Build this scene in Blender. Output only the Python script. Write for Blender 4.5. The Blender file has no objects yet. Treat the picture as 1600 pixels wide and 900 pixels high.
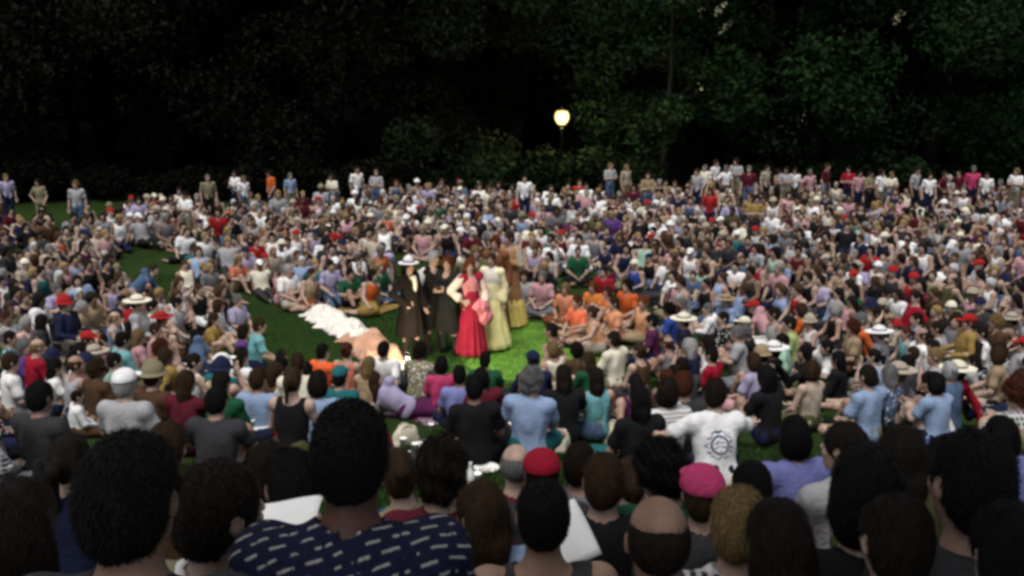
import bpy, math, random, numpy as np
from mathutils import Vector, Matrix, noise as mnoise
R=random.Random(7); NR=np.random.RandomState(5)
scene=bpy.context.scene; COL=scene.collection
rad=math.radians
# ------------------------------------------------------------------ camera
CAMZ=5.2; PITCH=rad(12.95); F=1600.0
cd=bpy.data.cameras.new('camera'); cam=bpy.data.objects.new('camera',cd); COL.objects.link(cam)
cd.sensor_width=36; cd.lens=36; cd.clip_end=600; cd.clip_start=.05
cam.location=(0,0,CAMZ); cam.rotation_euler=(rad(90)-PITCH,0,0); scene.camera=cam
# ground profile: natural bowl, the slope under the near audience falls to a flat lawn
PY=np.array([-6,-3,0,1.6,2.05,2.5,3,3.9,5,6.3,9,11.6,14,17,19,42,48,60,80,140.])
PZ=np.array([4.1,3.9,3.70,3.58,3.42,3.24,3.02,2.74,2.42,2.16,1.46,.72,.27,.05,0,0,.8,6,17,26.])
def gz(x,y):
    z=np.interp(y,PY,PZ)
    return float(z)
def ray(u,v):
    dx=(u-800)/F; dv=(v-450)/F
    c,s=math.cos(PITCH),math.sin(PITCH)
    return Vector((dx, c-dv*s, -s-dv*c))
def onground(u,v,up=0.0):
    d=ray(u,v); t=.8; last=t
    while t<90:
        p=d*t
        if CAMZ+p.z<=gz(p.x,p.y)+up: return (p.x,p.y)
        t+=.01+t*.001
    return None
def project(x,y,z):
    c,s=math.cos(PITCH),math.sin(PITCH)
    dz=z-CAMZ; dep=y*c-dz*s
    if dep<.1: return (-9999,-9999,0)
    return (800+F*x/dep, 450+F*(-(y*s+dz*c))/dep, dep)
# ------------------------------------------------------------------ materials
def newmat(name):
    m=bpy.data.materials.new(name); m.use_nodes=True
    nt=m.node_tree; nt.nodes.clear()
    o=nt.nodes.new('ShaderNodeOutputMaterial'); b=nt.nodes.new('ShaderNodeBsdfPrincipled')
    nt.links.new(b.outputs[0],o.inputs[0]); return m,nt,b
def nd(nt,t,**k):
    n=nt.nodes.new(t)
    for a,v in k.items():
        if a in n.inputs: n.inputs[a].default_value=v
        else: setattr(n,a,v)
    return n
def lk(nt,a,b): nt.links.new(a,b)
def mixc(nt,fac,a,b,mode='MIX'):
    n=nt.nodes.new('ShaderNodeMix'); n.data_type='RGBA'; n.blend_type=mode
    for i,x in ((0,fac),(6,a),(7,b)):
        if hasattr(x,'node'): lk(nt,x,n.inputs[i])
        elif i==0: n.inputs[0].default_value=x
        else: n.inputs[i].default_value=tuple(x)+(1,) if len(x)==3 else x
    return n.outputs[2]
def ramp(nt,src,stops):
    r=nt.nodes.new('ShaderNodeValToRGB'); lk(nt,src,r.inputs[0])
    e=r.color_ramp.elements
    while len(e)<len(stops): e.new(.5)
    for i,(p,c) in enumerate(stops):
        e[i].position=p; e[i].color=(tuple(c)+(1,)) if hasattr(c,'__len__') else (c,c,c,1)
    return r.outputs[0]
def bump(nt,b,h,dist=.01,st=.5):
    n=nt.nodes.new('ShaderNodeBump'); n.inputs['Strength'].default_value=st; n.inputs['Distance'].default_value=dist
    lk(nt,h,n.inputs['Height']); lk(nt,n.outputs[0],b.inputs['Normal'])
MATS={}
def colour_source(nt,kind):
    if kind=='attr':
        a=nt.nodes.new('ShaderNodeAttribute'); a.attribute_name='Col'; return a.outputs['Color']
    return nt.nodes.new('ShaderNodeObjectInfo').outputs['Color']
def fabric(name,pattern=None,src='obj',second=(.7,.7,.68),sc=(18,18)):
    m,nt,b=newmat(name); c=colour_source(nt,src)
    tc=nt.nodes.new('ShaderNodeTexCoord')
    n=nd(nt,'ShaderNodeTexNoise',Scale=5.0,Detail=5.0,Roughness=.6); lk(nt,tc.outputs['Object'],n.inputs['Vector'])
    if pattern=='stripe':
        w=nd(nt,'ShaderNodeTexWave',bands_direction='Z',Scale=sc[0]*.55,Distortion=.6); lk(nt,tc.outputs['Object'],w.inputs[0])
        c=mixc(nt,ramp(nt,w.outputs[0],[(.45,0.),(.55,1.)]),c,second)
    if pattern=='check':
        w=nd(nt,'ShaderNodeTexWave',bands_direction='Z',Scale=9.,Distortion=.3); lk(nt,tc.outputs['Object'],w.inputs[0])
        w2=nd(nt,'ShaderNodeTexWave',bands_direction='X',Scale=9.,Distortion=.3); lk(nt,tc.outputs['Object'],w2.inputs[0])
        c=mixc(nt,ramp(nt,w.outputs[0],[(.5,0.),(.6,.6)]),c,second); c=mixc(nt,ramp(nt,w2.outputs[0],[(.5,0.),(.6,.6)]),c,second)
    if pattern=='flower':
        w=nd(nt,'ShaderNodeTexVoronoi',Scale=24.); lk(nt,tc.outputs['Object'],w.inputs[0])
        c=mixc(nt,ramp(nt,w.outputs['Distance'],[(.28,1.),(.36,0.)]),c,second)
    if pattern=='dash':
        mp=nd(nt,'ShaderNodeMapping'); lk(nt,tc.outputs['Object'],mp.inputs[0])
        mp.inputs['Rotation'].default_value=(rad(90),rad(0),0)
        sx=nt.nodes.new('ShaderNodeSeparateXYZ'); lk(nt,tc.outputs['Object'],sx.inputs[0])
        cb=nt.nodes.new('ShaderNodeCombineXYZ')
        def lin(a_,b_,d_,w_=None):
            q1=nd(nt,'ShaderNodeMath',operation='MULTIPLY_ADD'); lk(nt,sx.outputs[0],q1.inputs[0]); q1.inputs[1].default_value=a_
            q2=nd(nt,'ShaderNodeMath',operation='MULTIPLY'); lk(nt,sx.outputs[2],q2.inputs[0]); q2.inputs[1].default_value=b_; lk(nt,q2.outputs[0],q1.inputs[2])
            q3=nd(nt,'ShaderNodeMath',operation='MULTIPLY_ADD'); lk(nt,sx.outputs[1],q3.inputs[0]); q3.inputs[1].default_value=d_; lk(nt,q1.outputs[0],q3.inputs[2])
            q4=nd(nt,'ShaderNodeMath',operation='MULTIPLY_ADD'); lk(nt,n.outputs[0],q4.inputs[0]); q4.inputs[1].default_value=.05; lk(nt,q3.outputs[0],q4.inputs[2]); return q4.outputs[0]
        lk(nt,lin(.93,.36,.2),cb.inputs[0]); lk(nt,lin(-.36,.93,.75),cb.inputs[1])
        br=nd(nt,'ShaderNodeTexBrick'); lk(nt,cb.outputs[0],br.inputs[0])
        br.inputs['Scale'].default_value=1; br.inputs['Brick Width'].default_value=.060; br.inputs['Row Height'].default_value=.031
        br.inputs['Mortar Size'].default_value=.0150; br.inputs['Mortar Smooth'].default_value=.35
        dn=nd(nt,'ShaderNodeMath',operation='GREATER_THAN'); nz_=nd(nt,'ShaderNodeTexNoise',Scale=34.,Detail=3.); lk(nt,tc.outputs['Object'],nz_.inputs['Vector']); lk(nt,nz_.outputs[0],dn.inputs[0]); dn.inputs[1].default_value=.56
        mxf=nd(nt,'ShaderNodeMath',operation='MAXIMUM'); lk(nt,br.outputs['Fac'],mxf.inputs[0]); lk(nt,dn.outputs[0],mxf.inputs[1])
        c=mixc(nt,mxf.outputs[0],second,c)
    if pattern=='badge':
        # round printed emblem across the back of the shirt: blue ring with a dark figure inside
        mp=nd(nt,'ShaderNodeSeparateXYZ'); lk(nt,tc.outputs['Object'],mp.inputs[0])
        cb=nt.nodes.new('ShaderNodeCombineXYZ'); lk(nt,mp.outputs[0],cb.inputs[0])
        z=nd(nt,'ShaderNodeMath',operation='SUBTRACT'); lk(nt,mp.outputs[2],z.inputs[0]); z.inputs[1].default_value=.40
        lk(nt,z.outputs[0],cb.inputs[1])
        ln=nd(nt,'ShaderNodeVectorMath',operation='LENGTH'); lk(nt,cb.outputs[0],ln.inputs[0])
        ring=ramp(nt,ln.outputs['Value'],[(.0,0.),(.052,0.),(.056,1.),(.070,1.),(.074,0.)])
        wv=nd(nt,'ShaderNodeTexWave',wave_type='RINGS',Scale=9.,Distortion=9.,Detail=1.); wv.inputs['Detail Scale'].default_value=2.5; lk(nt,cb.outputs[0],wv.inputs[0])
        ins=ramp(nt,ln.outputs['Value'],[(.0,1.),(.045,1.),(.05,0.),(.078,0.),(.082,1.),(.105,1.),(.115,0.)])
        fig=ramp(nt,wv.outputs[0],[(.58,0.),(.64,1.)])
        mm=nd(nt,'ShaderNodeMath',operation='MULTIPLY'); lk(nt,ins,mm.inputs[0]); lk(nt,fig,mm.inputs[1])
        ad=nd(nt,'ShaderNodeMath',operation='MAXIMUM'); lk(nt,mm.outputs[0],ad.inputs[0]); lk(nt,ring,ad.inputs[1])
        gy=nd(nt,'ShaderNodeMath',operation='LESS_THAN'); lk(nt,mp.outputs[1],gy.inputs[0]); gy.inputs[1].default_value=0.0
        fm=nd(nt,'ShaderNodeMath',operation='MULTIPLY'); lk(nt,ad.outputs[0],fm.inputs[0]); lk(nt,gy.outputs[0],fm.inputs[1])
        c=mixc(nt,fm.outputs[0],c,(.05,.08,.14))
    c=mixc(nt,ramp(nt,n.outputs[0],[(.3,.35),(.75,0.)]),c,(.0,.0,.0),'MIX')
    lk(nt,c,b.inputs['Base Color']); b.inputs['Roughness'].default_value=.92
    b.inputs['Specular IOR Level'].default_value=.15
    n2=nd(nt,'ShaderNodeTexNoise',Scale=13.,Detail=5.,Distortion=2.2); lk(nt,tc.outputs['Object'],n2.inputs['Vector'])
    bump(nt,b,n2.outputs[0],.014,.8)
    MATS[name]=m; return m
def skinmat(name,src='obj'):
    m,nt,b=newmat(name); c=colour_source(nt,src)
    tc=nt.nodes.new('ShaderNodeTexCoord')
    if src=='obj':
        a=nt.nodes.new('ShaderNodeAttribute'); a.attribute_name='tint'
        c=mixc(nt,1.0,c,a.outputs['Color'],'MULTIPLY')
    n=nd(nt,'ShaderNodeTexNoise',Scale=14.,Detail=5.); lk(nt,tc.outputs['Object'],n.inputs['Vector'])
    c=mixc(nt,ramp(nt,n.outputs[0],[(.35,.4),(.7,0.)]),c,(.10,.025,.012),'MIX')
    lk(nt,c,b.inputs['Base Color']); b.inputs['Roughness'].default_value=.6; b.inputs['Specular IOR Level'].default_value=.3
    n2=nd(nt,'ShaderNodeTexNoise',Scale=120.); lk(nt,tc.outputs['Object'],n2.inputs['Vector']); bump(nt,b,n2.outputs[0],.002,.4)
    MATS[name]=m
def hairmat(name):
    m,nt,b=newmat(name); c=colour_source(nt,'obj')
    tc=nt.nodes.new('ShaderNodeTexCoord'); mp=nd(nt,'ShaderNodeMapping'); lk(nt,tc.outputs['Object'],mp.inputs[0]); mp.inputs['Scale'].default_value=(90,90,7)
    n=nd(nt,'ShaderNodeTexNoise',Scale=2.2,Detail=6.,Distortion=.8); lk(nt,mp.outputs[0],n.inputs['Vector'])
    c=mixc(nt,ramp(nt,n.outputs[0],[(.35,.75),(.65,0.)]),c,(.002,.0015,.001))
    c=mixc(nt,ramp(nt,n.outputs[0],[(.62,0.),(.8,.10)]),c,(.06,.045,.03))
    lk(nt,c,b.inputs['Base Color']); b.inputs['Roughness'].default_value=.6; b.inputs['Specular IOR Level'].default_value=.12
    bump(nt,b,n.outputs[0],.01,.9); MATS[name]=m
def simple(name,col,rough=.6,noise=.25,scale=6,spec=.3,bd=.004,metal=0,emit=None):
    m,nt,b=newmat(name); tc=nt.nodes.new('ShaderNodeTexCoord')
    n=nd(nt,'ShaderNodeTexNoise',Scale=float(scale),Detail=6.,Roughness=.65); lk(nt,tc.outputs['Object'],n.inputs['Vector'])
    c=mixc(nt,ramp(nt,n.outputs[0],[(.3,noise),(.7,0.)]),col,tuple(x*.35 for x in col))
    lk(nt,c,b.inputs['Base Color']); b.inputs['Roughness'].default_value=rough; b.inputs['Specular IOR Level'].default_value=spec; b.inputs['Metallic'].default_value=metal
    bump(nt,b,n.outputs[0],bd,.5)
    if emit: b.inputs['Emission Color'].default_value=emit[0]+(1,); b.inputs['Emission Strength'].default_value=emit[1]
    MATS[name]=m; return m
fabric('cotton'); fabric('striped_cotton','stripe'); fabric('checked_cotton','check'); fabric('flowered_cotton','flower')
fabric('dashed_cotton','dash',second=(.30,.30,.28)); fabric('badge_cotton','badge'); fabric('crowd_cloth',src='attr')
skinmat('skin'); hairmat('hair')
# ------------------------------------------------------------------ implicit surfaces -> mesh
def smin(a,b,k):
    if k<=0: return np.minimum(a,b)
    h=np.maximum(k-np.abs(a-b),0)/k
    return np.minimum(a,b)-h*h*k*.25
def C(a,b,ra,rb,k=.03): return ('c',np.array(a,float),np.array(b,float),ra,rb,k)
def E(c,r,k=.03,fr=None): return ('e',np.array(c,float),np.array(r,float),k,np.eye(3) if fr is None else np.array(fr,float))
def sdf(p,X,Y,Z):
    if p[0]=='c':
        _,a,b,ra,rb,k=p; d=b-a; L=max(d@d,1e-9)
        t=np.clip(((X-a[0])*d[0]+(Y-a[1])*d[1]+(Z-a[2])*d[2])/L,0,1)
        return np.sqrt((X-a[0]-t*d[0])**2+(Y-a[1]-t*d[1])**2+(Z-a[2]-t*d[2])**2)-(ra+t*(rb-ra))
    _,c,r,k,fr=p
    x=X-c[0];y=Y-c[1];z=Z-c[2]
    q=[(fr[i][0]*x+fr[i][1]*y+fr[i][2]*z) for i in range(3)]
    k0=np.sqrt(sum((q[i]/r[i])**2 for i in range(3)))+1e-9
    k1=np.sqrt(sum((q[i]/r[i]**2)**2 for i in range(3)))+1e-9
    return k0*(k0-1)/k1
def bbox(p):
    if p[0]=='c':
        lo=np.minimum(p[1]-p[3],p[2]-p[4]); hi=np.maximum(p[1]+p[3],p[2]+p[4])
    else:
        m=p[4].T**2@(p[2]**2); m=np.sqrt(m); lo=p[1]-m; hi=p[1]+m
    return lo,hi
def build(prims,subs=(),h=.012,fold=None,zmin=None,clip=None):
    bb=[bbox(p) for p in prims]
    lo=np.min([b[0] for b in bb],0)-.04; hi=np.max([b[1] for b in bb],0)+.04
    n=np.ceil((hi-lo)/h).astype(int)+1
    ax=[lo[i]+h*np.arange(n[i]) for i in range(3)]
    G=np.full(n,.5,np.float32)
    def region(b,m):
        s=[]
        for i in range(3):
            a=max(0,int((b[0][i]-m-lo[i])/h)); e=min(n[i],int((b[1][i]+m-lo[i])/h)+2); s.append(slice(a,max(e,a+1)))
        return tuple(s)
    for p,b in zip(prims,bb):
        k=p[5] if p[0]=='c' else p[3]
        s=region(b,k+2.5*h)
        X,Y,Z=np.meshgrid(ax[0][s[0]],ax[1][s[1]],ax[2][s[2]],indexing='ij',sparse=True)
        G[s]=smin(G[s],sdf(p,X,Y,Z),k)
    X,Y,Z=np.meshgrid(*ax,indexing='ij',sparse=True)
    if fold: G=G+fold(X,Y,Z)
    for p in subs:
        s=region(bbox(p),.05)
        X1,Y1,Z1=np.meshgrid(ax[0][s[0]],ax[1][s[1]],ax[2][s[2]],indexing='ij',sparse=True)
        G[s]=np.maximum(G[s],-sdf(p,X1,Y1,Z1))
    if zmin is not None: G=np.maximum(G,zmin-Z)
    if clip is not None: G=np.maximum(G,clip(X,Y,Z))
    G[0]=G[-1]=.5; G[:,0]=G[:,-1]=.5; G[:,:,0]=G[:,:,-1]=.5
    return nets(G,lo,h)
def nets(G,lo,h):
    S=G<0; c=np.zeros(tuple(np.array(G.shape)-1),np.int8)
    offs=[(i,j,k) for i in (0,1) for j in (0,1) for k in (0,1)]
    N=G.shape
    for i,j,k in offs: c+=S[i:N[0]-1+i,j:N[1]-1+j,k:N[2]-1+k]
    I=np.argwhere((c>0)&(c<8))
    if len(I)==0: return np.zeros((0,3)),np.zeros((0,4),int)
    idx=np.full(c.shape,-1,np.int32); idx[tuple(I.T)]=np.arange(len(I))
    V=np.zeros((len(I),3)); W=np.zeros(len(I))
    for a in offs:
        for d in range(3):
            if a[d]==1: continue
            b=list(a); b[d]=1
            ga=G[I[:,0]+a[0],I[:,1]+a[1],I[:,2]+a[2]]; gb=G[I[:,0]+b[0],I[:,1]+b[1],I[:,2]+b[2]]
            m=(ga<0)!=(gb<0); t=np.where(m,ga/(ga-gb+1e-12),0)
            P=np.array(a,float)[None].repeat(len(I),0); P[:,d]+=t
            V+=P*m[:,None]; W+=m
    V=(V/W[:,None]+I)*h+lo
    Q=[]
    for d in range(3):
        e=(d+1)%3; f=(d+2)%3
        s0=[slice(None)]*3; s1=[slice(None)]*3; s0[d]=slice(0,-1); s1[d]=slice(1,None)
        A=S[tuple(s0)]; B=S[tuple(s1)]; ch=np.argwhere(A!=B)
        ch=ch[(ch[:,e]>0)&(ch[:,f]>0)&(ch[:,e]<N[e]-1)&(ch[:,f]<N[f]-1)]
        def g(de,df):
            q=ch.copy(); q[:,e]-=de; q[:,f]-=df; return idx[tuple(q.T)]
        q=np.stack([g(1,1),g(0,1),g(0,0),g(1,0)],1)
        fl=~A[tuple(ch.T)]; q[fl]=q[fl][:,::-1]; Q.append(q)
    return V,np.concatenate(Q)
def tomesh(name,V,Q,mat=None,smooth=True,tint=None):
    me=bpy.data.meshes.new(name)
    V=np.asarray(V,np.float32); Q=np.asarray(Q,np.int32); k=Q.shape[1]
    me.vertices.add(len(V)); me.vertices.foreach_set('co',V.ravel())
    me.loops.add(Q.size); me.loops.foreach_set('vertex_index',Q.ravel())
    me.polygons.add(len(Q)); me.polygons.foreach_set('loop_start',np.arange(0,Q.size,k,dtype=np.int32)); me.polygons.foreach_set('loop_total',np.full(len(Q),k,np.int32))
    if smooth: me.polygons.foreach_set('use_smooth',np.ones(len(Q),bool))
    me.update(calc_edges=True); me.validate()
    if mat: me.materials.append(MATS[mat] if isinstance(mat,str) else mat)
    if tint is not None:
        a=me.color_attributes.new(tint[0],'FLOAT_COLOR','POINT')
        a.data.foreach_set('color',np.asarray(tint[1],np.float32).ravel())
    return me
def link(name,me,parent=None,loc=None,color=None,mat=None):
    o=bpy.data.objects.new(name,me); COL.objects.link(o)
    if parent: o.parent=parent
    if loc is not None: o.location=loc
    if color is not None: o.color=tuple(color)+(1,)
    if mat: 
        o.material_slots[0].link='OBJECT'; o.material_slots[0].material=MATS[mat]
    return o
def thing(name,label,cat,loc=(0,0,0),rz=0,group=None,scale=1):
    o=bpy.data.objects.new(name,None); COL.objects.link(o); o.location=loc; o.rotation_euler=(0,0,rz); o.scale=(scale,)*3
    o.empty_display_size=.1; o['label']=label; o['category']=cat
    if group: o['group']=group
    return o
def tag(o,label=None,cat=None,group=None,kind=None):
    for k,v in (('label',label),('category',cat),('group',group),('kind',kind)):
        if v: o[k]=v
    return o
# ------------------------------------------------------------------ people
def nz(v): v=np.array(v,float); return v/np.linalg.norm(v)
def frame(yaw=0,pitch=0,roll=0):     # rows: right, forward, up
    cy,sy=math.cos(yaw),math.sin(yaw); f=np.array([-sy,cy,0.]); r=np.array([cy,sy,0.]); u=np.array([0,0,1.])
    cp,sp=math.cos(pitch),math.sin(pitch); f,u=f*cp+u*sp, u*cp-f*sp
    cr,sr=math.cos(roll),math.sin(roll); r,u=r*cr+u*sr,u*cr-r*sr
    return np.array([r,f,u])
def J(P,N,knee,ank,elb,wri,yaw=0,pitch=0,roll=0,hipw=.09,handd=None,toe=None,sh=None,syaw=0,headoff=None):
    P=np.array(P,float);N=np.array(N,float); up=nz(N-P); r=np.array([math.cos(syaw),math.sin(syaw),0]); r=nz(r-up*(r@up)); fw=np.cross(up,r)
    j=dict(P=P,N=N,up=up,r=r,fw=fw)
    j['S']=[N+r*s*.175-up*.045 for s in (1,-1)]
    j['Hp']=[P+np.array([s*hipw,.02,-.01]) for s in (1,-1)]
    j['K']=[np.array(k,float) for k in knee]; j['A']=[np.array(k,float) for k in ank]
    j['E']=[np.array(k,float) for k in elb]; j['W']=[np.array(k,float) for k in wri]
    j['Hf']=frame(yaw,pitch,roll)
    j['H']=N+up*.075+j['Hf'][2]*.095+j['Hf'][1]*.025
    if headoff is not None: j['H']=j['H']+np.array(headoff)
    j['hd']=[nz(h) for h in (handd or [j['W'][i]-j['E'][i] for i in (0,1)])]
    j['toe']=toe or [nz([ (1,-1)[i]*.15,1,-.2]) for i in (0,1)]
    return j
def mx(p): return (-p[0],p[1],p[2])
def both(p): return [p,mx(p)]
POSES={
 'crossed':J((0,0,.13),(0,.03,.60),both((.30,.34,.14)),[(-.06,.40,.08),(.08,.36,.06)],both((.25,.10,.31)),both((.09,.30,.22)),toe=[(-1,.2,-.2),(1,.2,-.2)]),
 'crossed_turned':J((0,0,.13),(.02,.03,.60),both((.30,.34,.14)),[(-.06,.40,.08),(.08,.36,.06)],both((.24,.12,.32)),[(.14,.34,.25),(-.12,.30,.20)],yaw=-.7,syaw=-.15,toe=[(-1,.2,-.2),(1,.2,-.2)]),
 'knees_up':J((0,0,.12),(0,.07,.58),both((.13,.33,.42)),both((.10,.52,.09)),both((.26,.17,.35)),both((.07,.41,.33)),pitch=-.05),
 'knees_up_bowed':J((0,0,.12),(.01,.14,.55),both((.14,.34,.42)),both((.10,.52,.09)),both((.26,.24,.36)),both((.05,.42,.42)),yaw=.45,pitch=-.25),
 'leaning_back':J((0,0,.12),(0,-.15,.57),both((.12,.42,.17)),[(.10,.83,.08),(-.04,.84,.10)],both((.25,-.29,.30)),both((.27,-.40,.06)),pitch=-.05,handd=both((.3,-.8,-.35)),toe=[(.2,.3,1),(-.2,.3,1)]),
 'kneeling':J((0,-.06,.26),(0,.0,.74),both((.14,.33,.07)),both((.11,-.10,.06)),both((.25,.06,.46)),both((.13,.25,.34)),pitch=-.1,toe=[(0,-1,-.1)]*2),
 'side_sitting':J((0,0,.12),(-.08,.02,.59),[(.30,.28,.11),(.10,.38,.12)],[(.42,-.05,.06),(.38,.12,.06)],[(.20,.12,.33),(-.34,-.07,.30)],[(.22,.33,.20),(-.36,-.12,.05)],yaw=.3,roll=.1,handd=[(0,1,-.2),(-.3,-.6,-.3)],toe=[(.8,-.6,0)]*2),
 'hand_to_face':J((0,0,.13),(0,.04,.60),both((.30,.34,.14)),[(-.06,.40,.08),(.08,.36,.06)],[(.29,.20,.42),(-.25,.12,.31)],[(.12,.22,.64),(-.06,.30,.24)],toe=[(-1,.2,-.2),(1,.2,-.2)],handd=[(-.3,-.1,.9),(1,.3,0)],yaw=-.2),
 'arms_behind_head':J((0,0,.13),(0,-.02,.60),both((.28,.36,.14)),[(-.06,.42,.08),(.08,.38,.06)],both((.37,.0,.70)),both((.13,-.08,.78)),toe=[(-1,.2,-.2),(1,.2,-.2)],handd=both((-.9,-.2,.1))),
 'reaching':J((0,0,.12),(.03,.12,.57),both((.28,.36,.16)),[(-.06,.42,.08),(.08,.38,.06)],[(.37,.22,.42),(-.35,.22,.40)],[(.50,.43,.36),(-.42,.44,.34)],yaw=-.4,toe=[(-1,.2,-.2),(1,.2,-.2)]),
 'reclining':J((.05,0,.14),(-.36,.02,.40),[(.45,.14,.22),(.44,.05,.12)],[(.78,-.06,.08),(.84,.02,.06)],[(-.18,.22,.22),(-.52,.05,.08)],[(.02,.30,.10),(-.36,.24,.05)],yaw=.2,toe=[(.5,.8,0)]*2,syaw=0.0,headoff=(-.02,0,.0)),
 'chair':J((0,0,.40),(0,-.07,.87),both((.13,.40,.43)),both((.13,.46,.09)),both((.27,-.02,.60)),both((.20,.24,.56))),
 'standing':J((0,0,.93),(0,.01,1.43),both((.10,.02,.50)),both((.12,-.02,.09)),both((.25,-.02,1.13)),both((.26,.06,.88)),handd=both((0,.15,-1))),
 'arms_folded':J((0,0,.93),(0,0,1.43),both((.11,.02,.50)),both((.13,-.02,.09)),both((.26,.05,1.15)),[(-.02,.22,1.20),(.02,.19,1.15)],yaw=.35),
 'hand_on_hip':J((0,0,.93),(.03,.0,1.42),[(.12,.02,.50),(-.09,.04,.50)],[(.16,-.02,.09),(-.12,.02,.09)],[(.40,-.06,1.16),(-.25,.02,1.13)],[(.20,.06,.98),(-.20,.18,.90)],handd=[(-.8,.5,0),(0,.2,-1)],yaw=-.3),
 'arm_raised':J((0,0,.93),(0,0,1.43),both((.10,.02,.50)),both((.12,-.02,.09)),[(.36,.10,1.26),(-.28,.14,1.18)],[(.30,.24,1.50),(-.12,.30,1.10)],yaw=.1),
}
POSE_TXT={'crossed':'sitting cross-legged','crossed_turned':'sitting cross-legged with head turned','knees_up':'hugging raised knees','knees_up_bowed':'bent over raised knees','leaning_back':'leaning back on both hands','kneeling':'kneeling','side_sitting':'propped on one arm','hand_to_face':'with a hand at the face','arms_behind_head':'with both hands behind the head','reaching':'holding both arms out','reclining':'lying on one side','chair':'in a low chair','standing':'standing','arms_folded':'standing arms folded','hand_on_hip':'standing hand on hip','arm_raised':'standing with one arm raised'}
def mirror(j):
    q={}
    f=lambda v: np.array([-v[0],v[1],v[2]])
    for k in ('P','N','up','fw','H'): q[k]=f(j[k])
    q['r']=-f(j['r'])
    for k in ('S','Hp','K','A','E','W','hd','toe'): q[k]=[f(np.array(x,float)) for x in j[k]][::-1]
    H=j['Hf']; q['Hf']=np.array([-f(H[0]),f(H[1]),f(H[2])]); return q
for k in list(POSES): POSES[k+'*']=mirror(POSES[k])
def torso(j,g=0,arms=0):
    P,N,up,r,fw=j['P'],j['N'],j['up'],j['r'],j['fw']; fr=np.array([r,fw,up]); L=np.linalg.norm(N-P)
    out=[E(P+up*.02,(.165+g,.118+g,.12+g),.06,fr),E(P+up*L*.38,(.142+g,.102+g,.15+g),.06,fr),E(P+up*L*.68+fw*.005,(.165+g,.112+g,.15+g),.06,fr),
         C(j['S'][0]-r*.02,j['S'][1]+r*.02,.052+g,.052+g,.06),C(P+up*L*.85,N+up*.01,.07+g,.05+g*.5,.06)]
    return out
def hand(W,d,n,h):
    d=nz(d); n=np.array(n,float); n=nz(n-d*(n@d)); s=np.cross(d,n)
    out=[E(W+d*.045,(.040,.050,.016),.015,np.array([s,d,n]))]
    for i,(o,l) in enumerate(((-.030,.062),(-.010,.073),(.011,.069),(.031,.054))):
        b=W+d*.078+s*o*.9; m=b+(d*.92-n*.25+s*o*3)*l*.55; t=m+(d*.6-n*.8+s*o*1.5)*l*.5
        out+= [C(b,m,.0088,.0082,.006),C(m,t,.0082,.0072,.004)]
    th=W+d*.02-s*.030; t1=th+(d*.6-s*.75-n*.2)*.045; out+=[C(W+d*.02-s*.015,th,.016,.013,.012),C(th,t1,.0115,.010,.008),C(t1,t1+(d*.95-n*.3)*.03,.0098,.0085,.004)]
    return out
def head(j,g=0):
    H,fr=j['H'],j['Hf']; r,f,u=fr
    out=[E(H+u*.028-f*.012,(.074+g,.092+g,.088+g),.03,fr),E(H-u*.045+f*.026,(.056+g,.062+g,.070+g),.035,fr),
         C(H-u*.085+f*.055-r*.012,H-u*.085+f*.055+r*.012,.024,.024,.03),
         C(H+u*.012+f*.086,H-u*.022+f*.102,.008,.0125,.012),C(H+u*.032+f*.070-r*.035,H+u*.032+f*.070+r*.035,.012,.012,.015),
         C(H-u*.058+f*.083-r*.016,H-u*.058+f*.083+r*.016,.0095,.0095,.01)]
    for s in (1,-1):
        out+=[E(H+r*s*.077-f*.006-u*.005,(.009,.022,.032),.008,fr), E(H+r*s*.038+f*.062-u*.025,(.024,.02,.022),.02,fr)]
    return out
def body_mesh(pn,h,fat=0):
    j=POSES[pn]; out=torso(j,fat)
    for i in (0,1):
        S,El,Wr=j['S'][i],j['E'][i],j['W'][i]
        m=El+(Wr-El)*.3; a=fat*.6
        out+=[E(S,(.058+a,.058+a,.058+a),.04),C(S,El,.050+a,.037+a,.03),C(El,m,.037+a,.039+a,.02),C(m,Wr,.038+a,.024+a,.02)]
        n=j['fw'] if abs(j['hd'][i]@j['fw'])<.7 else j['up']
        out+=hand(Wr,j['hd'][i],-np.array(n)*(1 if i==0 else 1),h) if h<.02 else [C(Wr,Wr+j['hd'][i]*.14,.035,.02,.02)]
        Hp,K,A=j['Hp'][i],j['K'][i],j['A'][i]; cm=K+(A-K)*.33; back=nz(np.cross(j['r'],A-K))
        out+=[C(Hp,K,.086,.056,.04),C(K,cm,.053,.056,.03),C(cm,A,.054,.034,.03)]
        t=nz(j['toe'][i]); out+=[C(A-t*.04,A+t*.13+np.array([0,0,-.0]),.034,.026,.03)]
    H,fr=j['H'],j['Hf']
    out+=[C(j['N']-j['up']*.02,H-fr[2]*.05-fr[1]*.012,.056,.052,.03)]+head(j)
    subs=[]
    if h<.013: subs=[E(H+fr[0]*s*.031+fr[2]*.008+fr[1]*.093,(.014,.012,.009),0,fr) for s in (1,-1)]
    V,Q=build(out,subs,h)
    q=(V-H)@fr.T; T=np.ones((len(V),4))
    def spot(c,rd,col):
        m=(((q-np.array(c))/np.array(rd))**2).sum(1); w=np.clip(1.4-m,0,1)[:,None]; T[:,:3]=T[:,:3]*(1-w)+np.array(col)*w
    for s in (1,-1):
        spot((s*.031,.085,.008),(.015,.03,.009),(.10,.08,.07)); spot((s*.032,.09,.030),(.021,.03,.0065),(.35,.28,.22))
        spot((s*.042,.07,-.03),(.02,.03,.02),(1.1,.8,.75))
    spot((0,.095,-.058),(.024,.03,.009),(.85,.42,.38))
    return V,Q,T
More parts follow.
